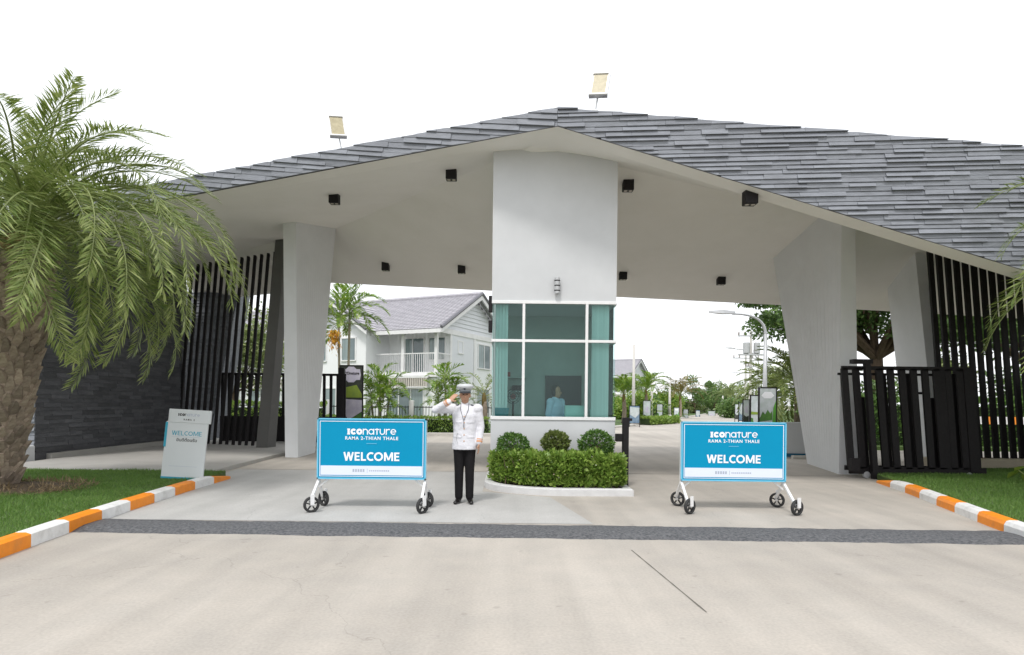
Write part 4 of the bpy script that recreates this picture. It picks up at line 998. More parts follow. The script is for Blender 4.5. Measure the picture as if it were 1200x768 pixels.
# broad-leaved plant at the right edge of the lawn
def broadleaf_plant(label, loc, n, L, seed):
    t = thing('broadleaf_plant', label, 'plant', loc); rs = random.Random(seed)
    for i in range(n):
        a = rs.uniform(0, 6.28); e = rs.uniform(0.5, 1.3); st = [(0, 0, 0)]; d = Vector((math.cos(a)*math.cos(e), math.sin(a)*math.cos(e), math.sin(e)))
        p1 = d*L*rs.uniform(.7, 1.2); d2 = (d+Vector((0, 0, -0.9))).normalized()
        side = d.cross(Vector((0, 0, 1))).normalized(); ll = L*0.6; w_ = L*0.16; mb = MB()
        cs = [p1+d2*ll*f-Vector((0, 0, ll*0.25*f*f)) for f in (0, .25, .5, .75, 1)]; ws = (0.02, .8, 1, .6, .02)
        A = [c+side*w_*k for c, k in zip(cs, ws)]; B_ = [c-side*w_*k for c, k in zip(cs, ws)]; C_ = [c-Vector((0, 0, w_*0.35*k)) for c, k in zip(cs, ws)]
        for k in range(4): mb.quad(A[k], A[k+1], C_[k+1], C_[k]); mb.quad(C_[k], C_[k+1], B_[k+1], B_[k])
        mb.build('leaf', areca_m, t, local=True, smooth=True)
        MB().tube([(0, 0, 0), p1*0.5+Vector((0, 0, 0.05)), p1], [0.012, 0.009, 0.006], 5).build('stalk', rachis_m, t, local=True)
broadleaf_plant('young broad-leaved plant on the lawn before the right slats', (9.35, 11.0, 0.1), 9, 0.5, 4)

def areca(label, loc, stems, crown_z, L, nf, name='areca_palm', group=None, fruit=False, nl=26, ll=0.42, lw=0.05, seed=1):
    """slender stems each with a rosette of arching feather leaves"""
    t = thing(name, label, 'palm tree', loc, group); rs = random.Random(seed)
    vs = [frond_mesh('frond', areca_m, 0.018, L=L, e0=R(e), droop=R(d), nl=nl, ll=ll, lw=lw, seed=seed*9+k, vang=0.5, hang=0.15, ang=0.9) for k, (e, d) in enumerate([(75, 70), (60, 95), (45, 105), (30, 95), (12, 80)])]
    for sx, sy, hz in stems:
        top = Vector((sx, sy, crown_z*hz)); MB().tube([(sx*0.4, sy*0.4, -0.05), (sx*0.8, sy*0.8, top.z*0.5), top], [0.07, 0.05, 0.045], 8).build('stem', mat('palm_stem', (0.30, 0.28, 0.20), (0.22, 0.2, 0.14), 0.8, 12, stretch=(1, 1, 6)), t, local=True)
        MB().tube([top-Vector((0, 0, 0.05)), top+Vector((0, 0, 0.45))], [0.055, 0.02], 8).build('crown_shaft', mat('crown_shaft', (0.16, 0.26, 0.06), None, 0.5, 6), t, local=True)
        for k in range(nf):
            v = vs[k*len(vs)//nf]; M = Matrix.Translation(top+Vector((0, 0, 0.35*(1-k/nf)))) @ Matrix.Rotation(k*2.4+rs.uniform(-.3, .3), 4, 'Z') @ Matrix.Rotation(rs.uniform(-.3, .3), 4, 'X') @ Matrix.Scale(rs.uniform(.85, 1.1), 4)
            place('frond', v, t, M=M)
        if fruit and hz < 0.95:
            C_ = top+Vector((-0.15, -0.15, -0.15)); n = 380; P = np.stack([rng.normal(0, .10, n), rng.normal(0, .10, n), -np.abs(rng.normal(0, .34, n))], 1)+np.array(tuple(C_))
            fm = leafmat('orange_fruit', [(0.70, 0.28, 0.01), (0.80, 0.42, 0.03), (0.5, 0.38, 0.06)], 0.5, 0.1) if 'orange_fruit' not in MATS else MATS['orange_fruit']
            place('fruit_cluster', leaf_cloud(P, np.tile([0, 0, -1.0], (n, 1)), 0.14, 0.045, fm, 'fruit_cluster', 0.5, -0.3), t)['kind'] = 'stuff'
areca('tall twin-stemmed palm with orange fruit behind the left pillar', (-6.55, 24.0, 0), [(-0.25, 0, 0.93), (0.15, 0.1, 1.0)], 4.75, 1.7, 15, name='fruiting_palm', fruit=True, ll=0.5, nl=30, seed=2)
areca('small clumped palm before the house porch', (-6.1, 28.3, 0.1), [(0, 0, 1), (0.4, 0.2, .75), (-0.4, 0.1, .7), (0.1, -0.3, .5)], 2.0, 1.25, 11, seed=3, ll=.45, nl=22, lw=.06)
areca('small clumped palm rising behind the saluting guard', (-3.1, 28.6, 0.1), [(0, 0, 1), (0.35, 0.2, .72), (-0.35, 0.1, .66)], 2.05, 1.2, 11, seed=4, ll=.45, nl=22, lw=.06)
ap = [(a*137.5 % 360, 70-a*5.5, 75+a*2.5, 1.0) for a in range(15)]
date_palm('young feathery palm tucked against the booth left flank', (-1.35, 28.6, 0.1), (-1.3, 28.6, 1.55), 0.16, 0.13, ap, 1.9, nl=34, ll=0.34, lw=0.03, bases=False, name='feather_palm')

# ================================================================== TREES
def tree(name, label, loc, trunk_h, r, crown_c, crown_r, nclump, nleaf, L, m, seed, group=None, tr=0.14, squash=0.7):
    t = thing(name, label, 'tree', loc, group); rs = random.Random(seed); rg = np.random.default_rng(seed)
    mb = MB(); fork = Vector((rs.uniform(-.2, .2), rs.uniform(-.2, .2), trunk_h)); mb.tube([(0, 0, -0.1), fork*0.5+Vector((rs.uniform(-.1, .1), 0, 0)), fork], [tr, tr*0.85, tr*0.7], 9)
    mb.build('trunk', bark_m, t, local=True, smooth=True)
    P = []; N = []; cc = Vector(crown_c); br = MB()
    for k in range(nclump):
        d = Vector((rs.gauss(0, 1), rs.gauss(0, 1), rs.gauss(0, 1)*0.8)).normalized()*(rs.random()**0.4)
        c = cc+Vector((d.x*crown_r[0], d.y*crown_r[1], d.z*crown_r[2]))
        mid = fork.lerp(c, 0.5)+Vector((rs.uniform(-.3, .3), rs.uniform(-.3, .3), rs.uniform(-.3, .1)))
        if k % 4 == 0: br.tube([fork-Vector((0, 0, rs.uniform(0, .3))), mid+Vector((0, 0, rs.uniform(0, .5))), c], [tr*0.42, tr*0.2, 0.012], 6)
        else: br.tube([c.lerp(mid, .8), c.lerp(mid, .4)+Vector((0, 0, .1)), c], [tr*0.12, tr*.08, 0.01], 5)
        n = int(nleaf*rs.uniform(.6, 1.4)); q = rg.normal(0, 1, (n, 3)); q = unit(q)*(rg.uniform(0, 1, n)**0.45)[:, None]
        P.append(q*np.array([r, r, r*squash])*rs.uniform(.7, 1.25)+np.array(tuple(c))); N.append(q)
    br.build('branches', bark_m, t, local=True)
    place('crown', leaf_cloud(np.vstack(P), np.vstack(N), L, L*0.5, m, 'crown', 0.9, 0.1), t)['kind'] = 'stuff'
    return t
# spreading tree behind the right pillar
tree('spreading_tree', 'broad spreading tree behind the right pillar and column', (15.4, 26.0, 0.1), 3.6, 0.95, (0.0, 0, 5.9), (5.9, 3.2, 2.0), 100, 420, 0.20, tree_m, 5, tr=0.34, squash=0.5)
tree('spreading_tree', 'broad dark tree standing behind the right slats', (23.5, 27.5, 0.1), 3.2, 1.0, (0.0, 0, 5.6), (5.2, 3.0, 1.6), 70, 380, 0.22, tree_m, 6, tr=0.3, squash=0.55)
tree('leafy_tree', 'leafy green tree seen between the left slats', (-12.2, 27, 0.1), 1.8, 0.8, (0.4, 0, 3.6), (1.9, 1.6, 2.0), 30, 260, 0.17, tree2_m, 8)
# shrubs and hedges as seen between the slats and beyond the gate
def hedge_box(label, x0, x1, y0, y1, z1, n, L, m, name='hedge', group=None, z0=0.08, dirv=None):
    c = Vector(((x0+x1)/2, (y0+y1)/2, z0)); t = thing(name, label, 'hedge', c, group, rz=dirv or 0)
    X = rng.uniform(x0, x1, n)-c.x; Y = rng.uniform(y0, y1, n)-c.y; q = rng.uniform(0, 1, n); Z = np.where(q < .5, rng.uniform(0, z1, n), z1-np.abs(rng.normal(0, .06, n)))
    Y = np.where(q < .5, y0-c.y+np.abs(rng.normal(0, .08, n)), Y)
    Z = Z+0.06*np.array([noise.noise((x*1.3, y, z1)) for x, y in zip(X, Y)])
    N = np.where((q < .5)[:, None], np.array([0, -1, .2]), np.array([0, 0, 1.0]))
    place('foliage', leaf_cloud(np.stack([X, Y, Z], 1), N, L, L*.5, m, 'foliage', .8, .3), t)['kind'] = 'stuff'
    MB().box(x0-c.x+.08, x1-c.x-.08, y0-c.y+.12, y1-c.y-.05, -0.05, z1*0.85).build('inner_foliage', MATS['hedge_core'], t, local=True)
hedge_box('clipped hedge along the kerb before the white house', -13, -1.0, 27.5, 28.1, 0.72, 5200, 0.11, hedge_m)
hedge_box('dark hedge behind the black gate and right slats', 11.2, 26, 21.8, 22.8, 1.7, 7000, 0.16, ball_m)
hedge_box('leafy hedge seen through the left slats', -16, -7.8, 25.2, 26.0, 1.3, 3500, 0.13, hedge_m)

GS = 'bushy small trees behind the right slats'
for i, (x, y, h, m_, lab) in enumerate(((13.2, 24.2, 2.0, tree_m, 'bushy small tree directly behind the gate, beside the spreading trunk'), (17.0, 24.6, 2.3, tree2_m, 'pale bushy small tree between the two spreading trees'), (20.2, 24.4, 1.9, tree_m, 'bushy small tree behind the orange barrier boards'), (24.5, 25.0, 2.4, tree2_m, 'pale bushy small tree behind the second spreading tree'))):
    tree('bushy_tree', lab, (x, y, .1), .6, .75, (0, 0, h), (1.5, 1.0, 1.3), 24, 190, .17, m_, 60+i, GS, tr=.09)
# ================================================================== PEOPLE
skin_m = mat('skin', (0.44, 0.25, 0.16), (0.40, 0.22, 0.14), 0.55, 12)
hair_m = mat('black_hair', (0.012, 0.010, 0.009), None, 0.6, 30)
jack_m = mat('white_uniform', (0.70, 0.70, 0.735), (0.65, 0.65, 0.69), 0.8, 18, bump=0.6, bscale=9, bdist=0.05)
trou_m = mat('black_trousers', (0.008, 0.0075, 0.008), (0.012, 0.011, 0.012), 0.85, 12, spec=0.2, bump=0.3, bscale=9, bdist=0.03)
shoe_m = mat('black_leather', (0.012, 0.010, 0.010), None, 0.25, 9)
blueshirt_m = mat('pale_blue_shirt', (0.50, 0.66, 0.82), (0.46, 0.61, 0.78), 0.8, 14, bump=0.3, bscale=12, bdist=0.03)
gold_m = mat('gold_braid', (0.62, 0.30, 0.10), (0.5, 0.24, 0.07), 0.5, 20)
navy_m = mat('navy_cloth', (0.02, 0.022, 0.05), None, 0.7, 9)
capw_m = mat('cap_grey_white', (0.56, 0.58, 0.60), (0.5, 0.52, 0.54), 0.6, 9)
def hand(mb, wrist, direc, palm_n, s=1.0, curl=0.25):
    """palm plus five fingers added to a body builder"""
    w_ = Vector(wrist); d = Vector(direc).normalized(); n = Vector(palm_n); n = (n-d*n.dot(d)).normalized(); a = d.cross(n)
    for k in range(4):
        o = a*(k-1.5)*0.019*s; b = w_+d*0.02*s+o*0.7; e = w_+d*0.092*s+o
        mb.cap(b, e, 0.0125*s, 0.0115*s, 8)
        L = (0.066, 0.078, 0.072, 0.056)[k]*s; m_ = e+(d+n*curl*0.5).normalized()*L*0.55; tip = m_+(d+n*curl*1.5).normalized()*L*0.45
        mb.cap(e, m_, 0.0100*s, 0.0092*s, 8); mb.cap(m_, tip, 0.0092*s, 0.0075*s, 8)
    b = w_+d*0.03*s-a*0.022*s; m_ = b+(d*0.6-a*0.75+n*0.3).normalized()*0.045*s; tip = m_+(d*0.95-a*0.25+n*0.3).normalized()*0.032*s
    mb.cap(b, m_, 0.0125*s, 0.0105*s, 8); mb.cap(m_, tip, 0.0102*s, 0.008*s, 8)
def ring_loft(mb, rows):
    """rows: (cx, cy, z, rx, ry) ellipses stacked into a closed form"""
    mb.loft([[(cx+rx*math.cos(2*math.pi*k/24), cy+ry*math.sin(2*math.pi*k/24), z) for k in range(24)] for cx, cy, z, rx, ry in rows])
def person(label, loc, head_yaw, armR, armL, coat, shirtlen, legm, rz=0.0, cap=True, s=1.0, coatm=jack_m, lanyard=True):
    """armR/armL: (shoulder, elbow, wrist, hand direction, palm normal); local frame: faces -Y, feet at z=0"""
    t = thing('person', label, 'person', loc, rz=rz); WL[t.name] = Vector((0, 0, 0))
    hc = Vector((0.0, -0.015, 1.60)); b = MB()
    # head, neck, trunk, limbs under the clothes, hands
    b.ell(hc+Vector((0, 0.012, 0.035)), (0.074, 0.092, 0.088)); b.ell(hc+Vector((0, -0.012, -0.035)), (0.062, 0.076, 0.085))
    b.ell(hc+Vector((0, -0.03, -0.085)), (0.04, 0.045, 0.03))
    cy_, sy_ = math.cos(head_yaw), math.sin(head_yaw)
    def hd(x, y, z): return hc+Vector((x*cy_-y*sy_, x*sy_+y*cy_, z))
    b.cap(hd(0, -0.088, 0.012), hd(0, -0.108, -0.028), 0.009, 0.015, 8)
    for q in (-1, 1): b.ell(hd(q*0.076, 0.01, -0.005), (0.012, 0.02, 0.03), 8, 6)
    b.ell(hd(0, -0.086, -0.062), (0.026, 0.012, 0.008), 8, 6)
    b.cap((0, 0.01, 1.40), (0, 0.0, 1.53), 0.058, 0.052)
    ring_loft(b, [(0, 0, 0.9, .12, .08), (0, 0, 1.1, .125, .085), (0, 0.0, 1.3, .15, .09), (0, 0, 1.42, .10, .06)])
    for sh, el, wr, hdv, pn in (armR, armL):
        b.cap(sh, el, 0.045, 0.037); b.cap(el, wr, 0.037, 0.026); hand(b, wr, hdv, pn)
    for q in (-1, 1): b.cap((q*.08, 0, .9), (q*.078, -0.01, .5), .07, .05); b.cap((q*.078, -.01, .5), (q*.08, .02, .09), .05, .035); b.cap((q*.082, .04, .05), (q*.095, -.06, .042), .024, .02)
    body = remeshed(b, 'body', skin_m, t, 0.0075, 3)
    for q in (-1, 1):
        MB().ell(hd(q*0.03, -0.077, 0.012), (0.012, 0.008, 0.007), 8, 6).build('eye', mat('eye_dark', (0.03, 0.02, 0.015), None, 0.2, 5), body, local=True)
        MB().cap(hd(q*0.015, -0.085, 0.031), hd(q*0.048, -0.076, 0.029), 0.005, 0.004, 6).build('eyebrow', hair_m, body, local=True)
    # hair
    h = MB(); h.ell(hc+Vector((0, 0.028, 0.045)), (0.081, 0.092, 0.092)); h.ell(hd(0, 0.06, -0.02), (0.066, 0.045, 0.075))
    remeshed(h, 'hair', hair_m, body, 0.01, 2)
    # coat with sleeves
    c = MB(); zl = shirtlen
    ring_loft(c, [(0, 0, zl, .188, .135), (0, 0, zl+.10, .182, .13), (0, 0, 1.06, .168, .122), (0, 0.0, 1.2, .178, .128), (0, 0, 1.32, .19, .125), (0, .005, 1.40, .165, .10), (0, .01, 1.445, .11, .075), (0, .012, 1.475, .066, .062)])
    for sh, el, wr, hdv, pn in (armR, armL):
        sh = Vector(sh); el = Vector(el); wr = Vector(wr); c.cap(sh*0.86+Vector((0, 0, .15*1.40-0.15*sh.z*0+sh.z*0.14-.21+.0)) if False else sh, el, .072, .06); c.cap(el, el.lerp(wr, 0.97), .06, .045)
        c.ell(sh+Vector((0, 0, .0)), (.085, .08, .08))
    coat_o = remeshed(c, coat, coatm, t, 0.011, 3)
    # collar, placket, buttons, pockets
    k = MB(); ring_loft(k, [(0, .012, 1.455, .072, .068), (0, .016, 1.50, .062, .060)]); remeshed(k, 'collar', coatm, coat_o, 0.009, 2)
    def fy(x, z):   # front of the coat
        rows = [(zl, .188, .135), (zl+.10, .182, .13), (1.06, .168, .122), (1.2, .178, .128), (1.32, .19, .125), (1.40, .165, .10), (1.445, .11, .075)]
        for (z0, a0, b0), (z1, a1, b1) in zip(rows, rows[1:]):
            if z0 <= z <= z1:
                f_ = (z-z0)/(z1-z0); a_ = a0+(a1-a0)*f_; b_ = b0+(b1-b0)*f_; return -b_*math.sqrt(max(0.02, 1-(x/a_)**2))
        return -0.08
    if coatm is jack_m:
        for z in (0.93, 1.02, 1.11, 1.20, 1.29): MB().ell((0.0, fy(0, z)-0.004, z), (.009, .005, .009), 8, 5).build('button', gold_m, coat_o, local=True)
        for x0, z0, w_, hh in ((-.135, 1.20, .10, .03), (.04, 1.20, .10, .03), (-.15, 0.98, .11, .035), (.045, 0.98, .11, .035)):
            m2 = MB(); N = 5; fr_ = [(x0+w_*i/N, fy(x0+w_*i/N, z0)-0.007, z0) for i in range(N+1)]; tp = [(x0+w_*i/N, fy(x0+w_*i/N, z0+hh)-0.003, z0+hh) for i in range(N+1)]
            for i in range(N): m2.quad(fr_[i], fr_[i+1], tp[i+1], tp[i]); m2.quad((fr_[i][0], fr_[i][1]+.012, z0), (fr_[i+1][0], fr_[i+1][1]+.012, z0), fr_[i+1], fr_[i])
            m2.build('pocket_flap', coatm, coat_o, local=True)
        for q in (-1, 1): MB().bar((q*.085, 0.005, 1.462), (q*.195, 0.0, 1.455-0.02), 0.05, 0.014, up=(0, 0, 1)).build('shoulder_board', navy_m, coat_o, local=True)
        for sh, el, wr, hdv, pn in (armR, armL):
            el = Vector(el); wr = Vector(wr)
            for f0, f1 in ((.76, .81), (.86, .97)): MB().tube([el.lerp(wr, f0), el.lerp(wr, f1)], [.0565-.012*f0+.0025, .0555-.012*f1+.0045], 14).build('cuff_braid', mat('cuff_braid', (0.66, 0.33, 0.19), (0.55, 0.27, 0.14), .6, 20), coat_o, local=True)
    if lanyard:
        MB().tube([(-.06, -.03, 1.48), (-.055, fy(-.05, 1.38)-.006, 1.38), (-.01, fy(0, 1.22)-.008, 1.24)], .004, 5).build('lanyard', navy_m, coat_o, local=True)
        MB().tube([(.06, -.03, 1.48), (.055, fy(.05, 1.38)-.006, 1.38), (.0, fy(0, 1.22)-.008, 1.24)], .004, 5).build('lanyard', navy_m, coat_o, local=True)
        MB().tube([(-.005, fy(0, 1.22)-.008, 1.24), (-.005, fy(0, 1.12)-.010, 1.12)], .004, 5).build('lanyard', navy_m, coat_o, local=True)
        MB().tube([(-.10, fy(-.1, 1.04)-.008, 1.05), (-.115, fy(-.11, .99)-.012, .97), (-.095, fy(-.1, .93)-.010, .90)], .004, 5).build('chain', galv_m, coat_o, local=True)
    # trousers and shoes
    l = MB(); ring_loft(l, [(0, 0, .82, .165, .115), (0, 0, .90, .16, .115), (0, 0, 1.0, .155, .11)])
    for q in (-1, 1): l.cap((q*.080, 0, .84), (q*.078, -.008, .48), .090, .070); l.cap((q*.078, -.008, .48), (q*.080, .015, .10), .070, .060)
    remeshed(l, 'trousers', legm, t, 0.011, 3)
    for q in (-1, 1):
        f_ = MB(); f_.cap((q*.082, .05, .048), (q*.098, -.05, .042), .043, .04); f_.cap((q*.098, -.05, .036), (q*.118, -.135, .03), .04, .03); f_.cap((q*.082, .03, .05), (q*.082, .02, .12), .045, .045)
        m2 = remeshed(f_, 'shoe', shoe_m, t, 0.009, 2)
    if cap:
        k = MB(); ring_loft(k, [(hc.x, .005, hc.z+.05, .084, .098), (hc.x, .005, hc.z+.085, .086, .10)]); cb = k.build('cap_band', mat('cap_band', (0.30, 0.33, 0.36), None, .6, 9), t, local=True, smooth=True)
        k = MB(); ring_loft(k, [(hc.x, .005, hc.z+.08, .088, .102), (hc.x, -.004, hc.z+.125, .128, .138), (hc.x, .0, hc.z+.150, .122, .132), (hc.x, .01, hc.z+.168, .085, .095), (hc.x, .01, hc.z+.172, .03, .03)]); k.build('cap_crown', capw_m, cb, local=True, smooth=True)
        k = MB(); pts = []
        for i in range(13):
            a = math.pi*(1.12+0.76*i/12); pts.append((Vector((.086*math.cos(a), .005+.10*math.sin(a), hc.z+.055)), Vector((.096*math.cos(a), .005+.165*math.sin(a), hc.z+.030+.012*abs(math.cos(a))))))
        for (a0, a1), (b0, b1) in zip(pts, pts[1:]): k.quad(a0, b0, b1, a1); k.quad(a0-Vector((0, 0, .006)), a1-Vector((0, 0, .006)), b1-Vector((0, 0, .006)), b0-Vector((0, 0, .006))); k.quad(a1, b1, b1-Vector((0, 0, .006)), a1-Vector((0, 0, .006)))
        k.build('cap_peak', mat('cap_peak', (0.03, 0.03, 0.035), None, .2, 9), cb, local=True)
        MB().ell((hc.x, -.112, hc.z+.10), (.018, .008, .022), 8, 6).build('cap_badge', navy_m, cb, local=True)
    return t
FEET = gnd(541, 590)
person('person in white uniform jacket, black trousers and peaked cap saluting', (FEET.x+0.035, FEET.y, 0.0), 0.12,
       ((-.185, .0, 1.40), (-.42, -.13, 1.385), (-.215, -.235, 1.505), (.105, .05, .115), (.2, .9, -.5)),
       ((.185, .0, 1.40), (.235, .03, 1.14), (.215, -.04, .90), (-.02, -.08, -1), (-1, 0, 0)),
       'jacket', .80, trou_m, cap=True)
person('person in pale blue shirt standing inside the booth behind the glass', (0.86, 12.05, 0.12), 1.1,
       ((-.185, .0, 1.40), (-.22, .03, 1.15), (-.20, -.06, .92), (0, -.1, -1), (1, 0, 0)),
       ((.185, .0, 1.40), (.22, -.04, 1.15), (.16, -.26, 1.08), (-.1, -1, 0), (0, 0, -1)),
       'shirt', .86, trou_m, rz=R(52), cap=False, coatm=blueshirt_m, lanyard=False)
MB().box(BX0+0.02, BX1-0.02, BY0+0.05, BY1-0.06, ZS-0.029, ZS-0.0285) if False else None

# ================================================================== HOUSES
wall_m = mat('white_house_wall', (0.82, 0.83, 0.84), (0.80, 0.81, 0.82), 0.8, 2)
wallg_m = mat('pale_grey_siding', (0.70, 0.72, 0.75), (0.68, 0.70, 0.73), 0.8, 2)
tile_m = mat('grey_roof_tile', (0.46, 0.45, 0.48), (0.38, 0.37, 0.40), 0.7, 5, per_obj=0.05)
trim_m = mat('house_trim', (0.80, 0.80, 0.80), None, 0.6, 3)
curt_m = mat('curtain_teal_glass', (0.24, 0.31, 0.31), (0.15, 0.2, 0.2), 0.1, 1.2, stretch=(6, 6, 0.4), spec=0.8)
def house():
    t = thing('white_house', '', 'house', (0, 0, 0)); L = lambda mb, n, m_, p=t: mb.build(n, m_, p, local=True)
    W, D, E, RZ = 8.7, 8.4, 5.55, 7.85
    # walls
    L(MB().box(-4.2, 0, 0.0, D, 0, 3.0).box(-4.2, 0, 1.3, D, 3.0, E), 'wall', wall_m)
    L(MB().box(-W, -4.2, -0.9, D, 0, E), 'wing_wall', wall_m)
    L(MB().prism([(-0.02, 0.0, E), (-0.02, D, E), (-0.02, D/2, RZ-0.1)], (-0.2, 0, 0)), 'gable', wallg_m)
    L(MB().prism([(-W, -0.88, E), (-4.2, -0.88, E), (-(W+4.2)/2, -0.88, 7.05)], (0, 0.2, 0)), 'wing_gable', wallg_m)
    for i in range(9):      # weatherboards of the side gable
        z = E+0.02+i*0.24; a = (z-E)/(RZ-0.1-E)*D/2
        if a < D/2-0.2: L(MB().prism([(0.02, a+0.06, z), (0.02, D-a-0.06, z), (-0.015, D-a-0.06, z+0.22), (-0.015, a+0.06, z+0.22)], (-0.02, 0, 0)), 'weatherboard', wallg_m)
    # grey panel between white corner boards on the side wall
    L(MB().box(0.0, 0.03, 1.55, 4.1, 3.0, 5.3), 'panel', wallg_m)
    for y in (1.3, 4.15, D-0.2): L(MB().box(-0.02, 0.06, y, y+0.2, 0, E), 'corner_board', trim_m)
    L(MB().box(-0.02, 0.08, 0.0, D, 5.28, 5.56), 'frieze', trim_m)
    # balcony
    L(MB().box(-4.15, 0.06, -0.12, 1.3, 2.78, 3.06), 'balcony_slab', trim_m)
    for x in (-2.3, -0.09): L(MB().cbox(x-0.09, x+0.09, -0.05, 0.13, 3.06, E-0.16, 0.01), 'balcony_column', trim_m)
    L(MB().box(-4.2, 0.05, -0.10, 0.18, E-0.2, E+0.08), 'balcony_beam', trim_m)
    rl = L(MB().box(-4.15, 0.0, -0.03, 0.03, 4.08, 4.14), 'balcony_rail', trim_m)
    for i in range(30): L(MB().box(-4.1+i*0.139, -4.075+i*0.139, -0.015, 0.015, 3.06, 4.08), 'baluster', trim_m, rl)
    r2 = L(MB().box(-0.03, 0.03, 0.1, 1.3, 4.08, 4.14), 'balcony_rail', trim_m)
    for i in range(8): L(MB().box(-0.012, 0.012, 0.18+i*.139, 0.205+i*.139, 3.06, 4.08), 'baluster', trim_m, r2)
    # windows
    def win(n, x0, x1, z0, z1, y, parts=2, axis='y', m_=curt_m):
        f = MB(); e = 0.07; d = 0.05
        def bx(mb, a, b, c, dd, o0, o1):
            if axis == 'y': mb.box(a, b, y-o1, y-o0, c, dd)
            else: mb.box(y+o0, y+o1, a, b, c, dd)
            return mb
        bx(f, x0-e, x1+e, z1, z1+e, 0, d); bx(f, x0-e, x1+e, z0-e, z0, 0, d+.04); bx(f, x0-e, x0, z0, z1, 0, d); bx(f, x1, x1+e, z0, z1, 0, d)
        w_ = (x1-x0)/parts
        for k in range(1, parts): bx(f, x0+k*w_-.03, x0+k*w_+.03, z0, z1, 0, d)
        fo = L(f, n, trim_m)
        for k in range(parts): L(bx(MB(), x0+k*w_+.005, x0+(k+1)*w_-.005, z0, z1, -.02, .015+.004*k), 'pane', m_ if k % 2 == 0 else pane_m, fo)
    win('balcony_door', -3.25, -1.75, 3.1, 5.1, 1.3, 2); win('window', -1.35, -0.3, 3.85, 5.1, 1.3, 2)
    win('porch_door', -3.35, -0.9, 0.1, 2.1, 0.0, 3, m_=curt_m)
    win('window', -5.9, -4.95, 3.75, 5.0, -0.9, 2); win('window', -7.9, -7.1, 3.75, 5.0, -0.9, 2); win('window', -7.2, -5.4, 0.6, 2.1, -0.9, 2)
    win('window', 2.25, 2.75, 4.3, 4.95, 0.0, 1, 'x'); win('window', 4.75, 6.3, 3.55, 5.0, 0.0, 2, 'x'); win('window', 4.6, 6.2, 0.7, 2.2, 0.0, 2, 'x')
    # slatted pergola band over the porch
    band = L(MB().box(-3.9, -0.4, -0.35, -0.28, 2.72, 2.80).box(-3.9, -0.4, -0.35, -0.28, 2.18, 2.24), 'pergola_rail', trim_m)
    for i in range(24): L(MB().box(-3.88+i*.145, -3.80+i*.145, -0.34, -0.29, 2.24, 2.72), 'pergola_slat', mat('beige_slat', (0.60, 0.55, 0.50), None, .7, 4), band)
    L(MB().box(-3.9, -0.4, -0.35, 0.02, 2.8, 2.86), 'porch_roof', trim_m)
    # roof: stepped rows of tiles
    def slope(name, a0, a1, b0, b1, rows):
        """a = eave edge (2 points), b = ridge edge (2 points)"""
        a0, a1, b0, b1 = map(Vector, (a0, a1, b0, b1)); m2 = MB(); n = ((a1-a0).cross(b0-a0)).normalized()
        if n.z < 0: n = -n
        for i in range(rows):
            f0, f1 = i/rows, min(1, (i+1.15)/rows)
            p = [a0.lerp(b0, f0)+n*.06, a1.lerp(b1, f0)+n*.06, a1.lerp(b1, f1)+n*.015, a0.lerp(b0, f1)+n*.015]
            nseg = 34
            for k in range(nseg):
                u0, u1 = k/nseg, (k+1)/nseg-0.004; m2.prism([p[0].lerp(p[1], u0), p[0].lerp(p[1], u1), p[3].lerp(p[2], u1), p[3].lerp(p[2], u0)], -n*.05)
        return L(m2, name, tile_m)
    oe, og = 0.5, 0.55; k_ = (RZ-E)/(D/2)
    slope('roof', (-W-og, -oe, E-oe*k_+.12), (og, -oe, E-oe*k_+.12), (-W-og, D/2, RZ+.12), (og, D/2, RZ+.12), 22)
    slope('roof', (og, D+oe, E-oe*k_+.12), (-W-og, D+oe, E-oe*k_+.12), (og, D/2, RZ+.12), (-W-og, D/2, RZ+.12), 22)
    cx = -(W+4.2)/2; hw = (W-4.2)/2; kz = (7.15-E)/hw; yr = (7.15-E)/k_
    slope('wing_roof', (cx+hw+.4, -1.4, E-.4*kz+.1), (cx+hw+.4, 0.4, E-.4*kz+.1), (cx, -1.4, 7.25), (cx, yr+0.6, 7.25), 10)
    slope('wing_roof', (cx-hw-.4, 0.4, E-.4*kz+.1), (cx-hw-.4, -1.4, E-.4*kz+.1), (cx, yr+0.6, 7.25), (cx, -1.4, 7.25), 10)
    L(MB().tube([(-W-og, D/2, RZ+.2), (og, D/2, RZ+.2)], .12, 8), 'ridge_tile', tile_m)
    # barge boards and verge tiles
    for q in (0, 1):
        y0 = -oe if q == 0 else D+oe
        L(MB().bar((og-.02, y0, E-oe*k_), (og-.02, D/2, RZ), .06, .26, up=(1, 0, 0)).bar((0.2, y0, E-oe*k_-.02), (0.2, D/2, RZ-.02), .7, .06, up=(0, 0, 1)) if False else MB().prism([(og, y0, E-oe*k_+.10), (og, D/2, RZ+.10), (og, D/2, RZ-.18), (og, y0, E-oe*k_-.12)], (-.06, 0, 0)), 'barge_board', trim_m)
        L(MB().tube([(og, y0, E-oe*k_+.2), (og, D/2, RZ+.2)], .10, 6), 'verge_tile', mat('verge_tile', (0.17, 0.17, 0.19), None, .7, 5))
        x0 = cx+hw+.4 if q == 0 else cx-hw-.4
        L(MB().prism([(x0, -1.42, E-.4*kz+.08), (cx, -1.42, 7.23), (cx, -1.42, 6.98), (x0, -1.42, E-.4*kz-.14)], (0, .06, 0)), 'barge_board', trim_m)
        L(MB().tube([(x0, -1.42, E-.4*kz+.17), (cx, -1.42, 7.33)], .09, 6), 'verge_tile', MATS['verge_tile'])
    L(MB().box(-4.2, og-.1, -oe, -.1, E-.22, E-.16).box(-4.2, og, -oe-.05, -oe+.02, E-oe*k_-.10, E-oe*k_+.10), 'eave_soffit', trim_m)
    return t
HC = at(512, 471, 34.0)
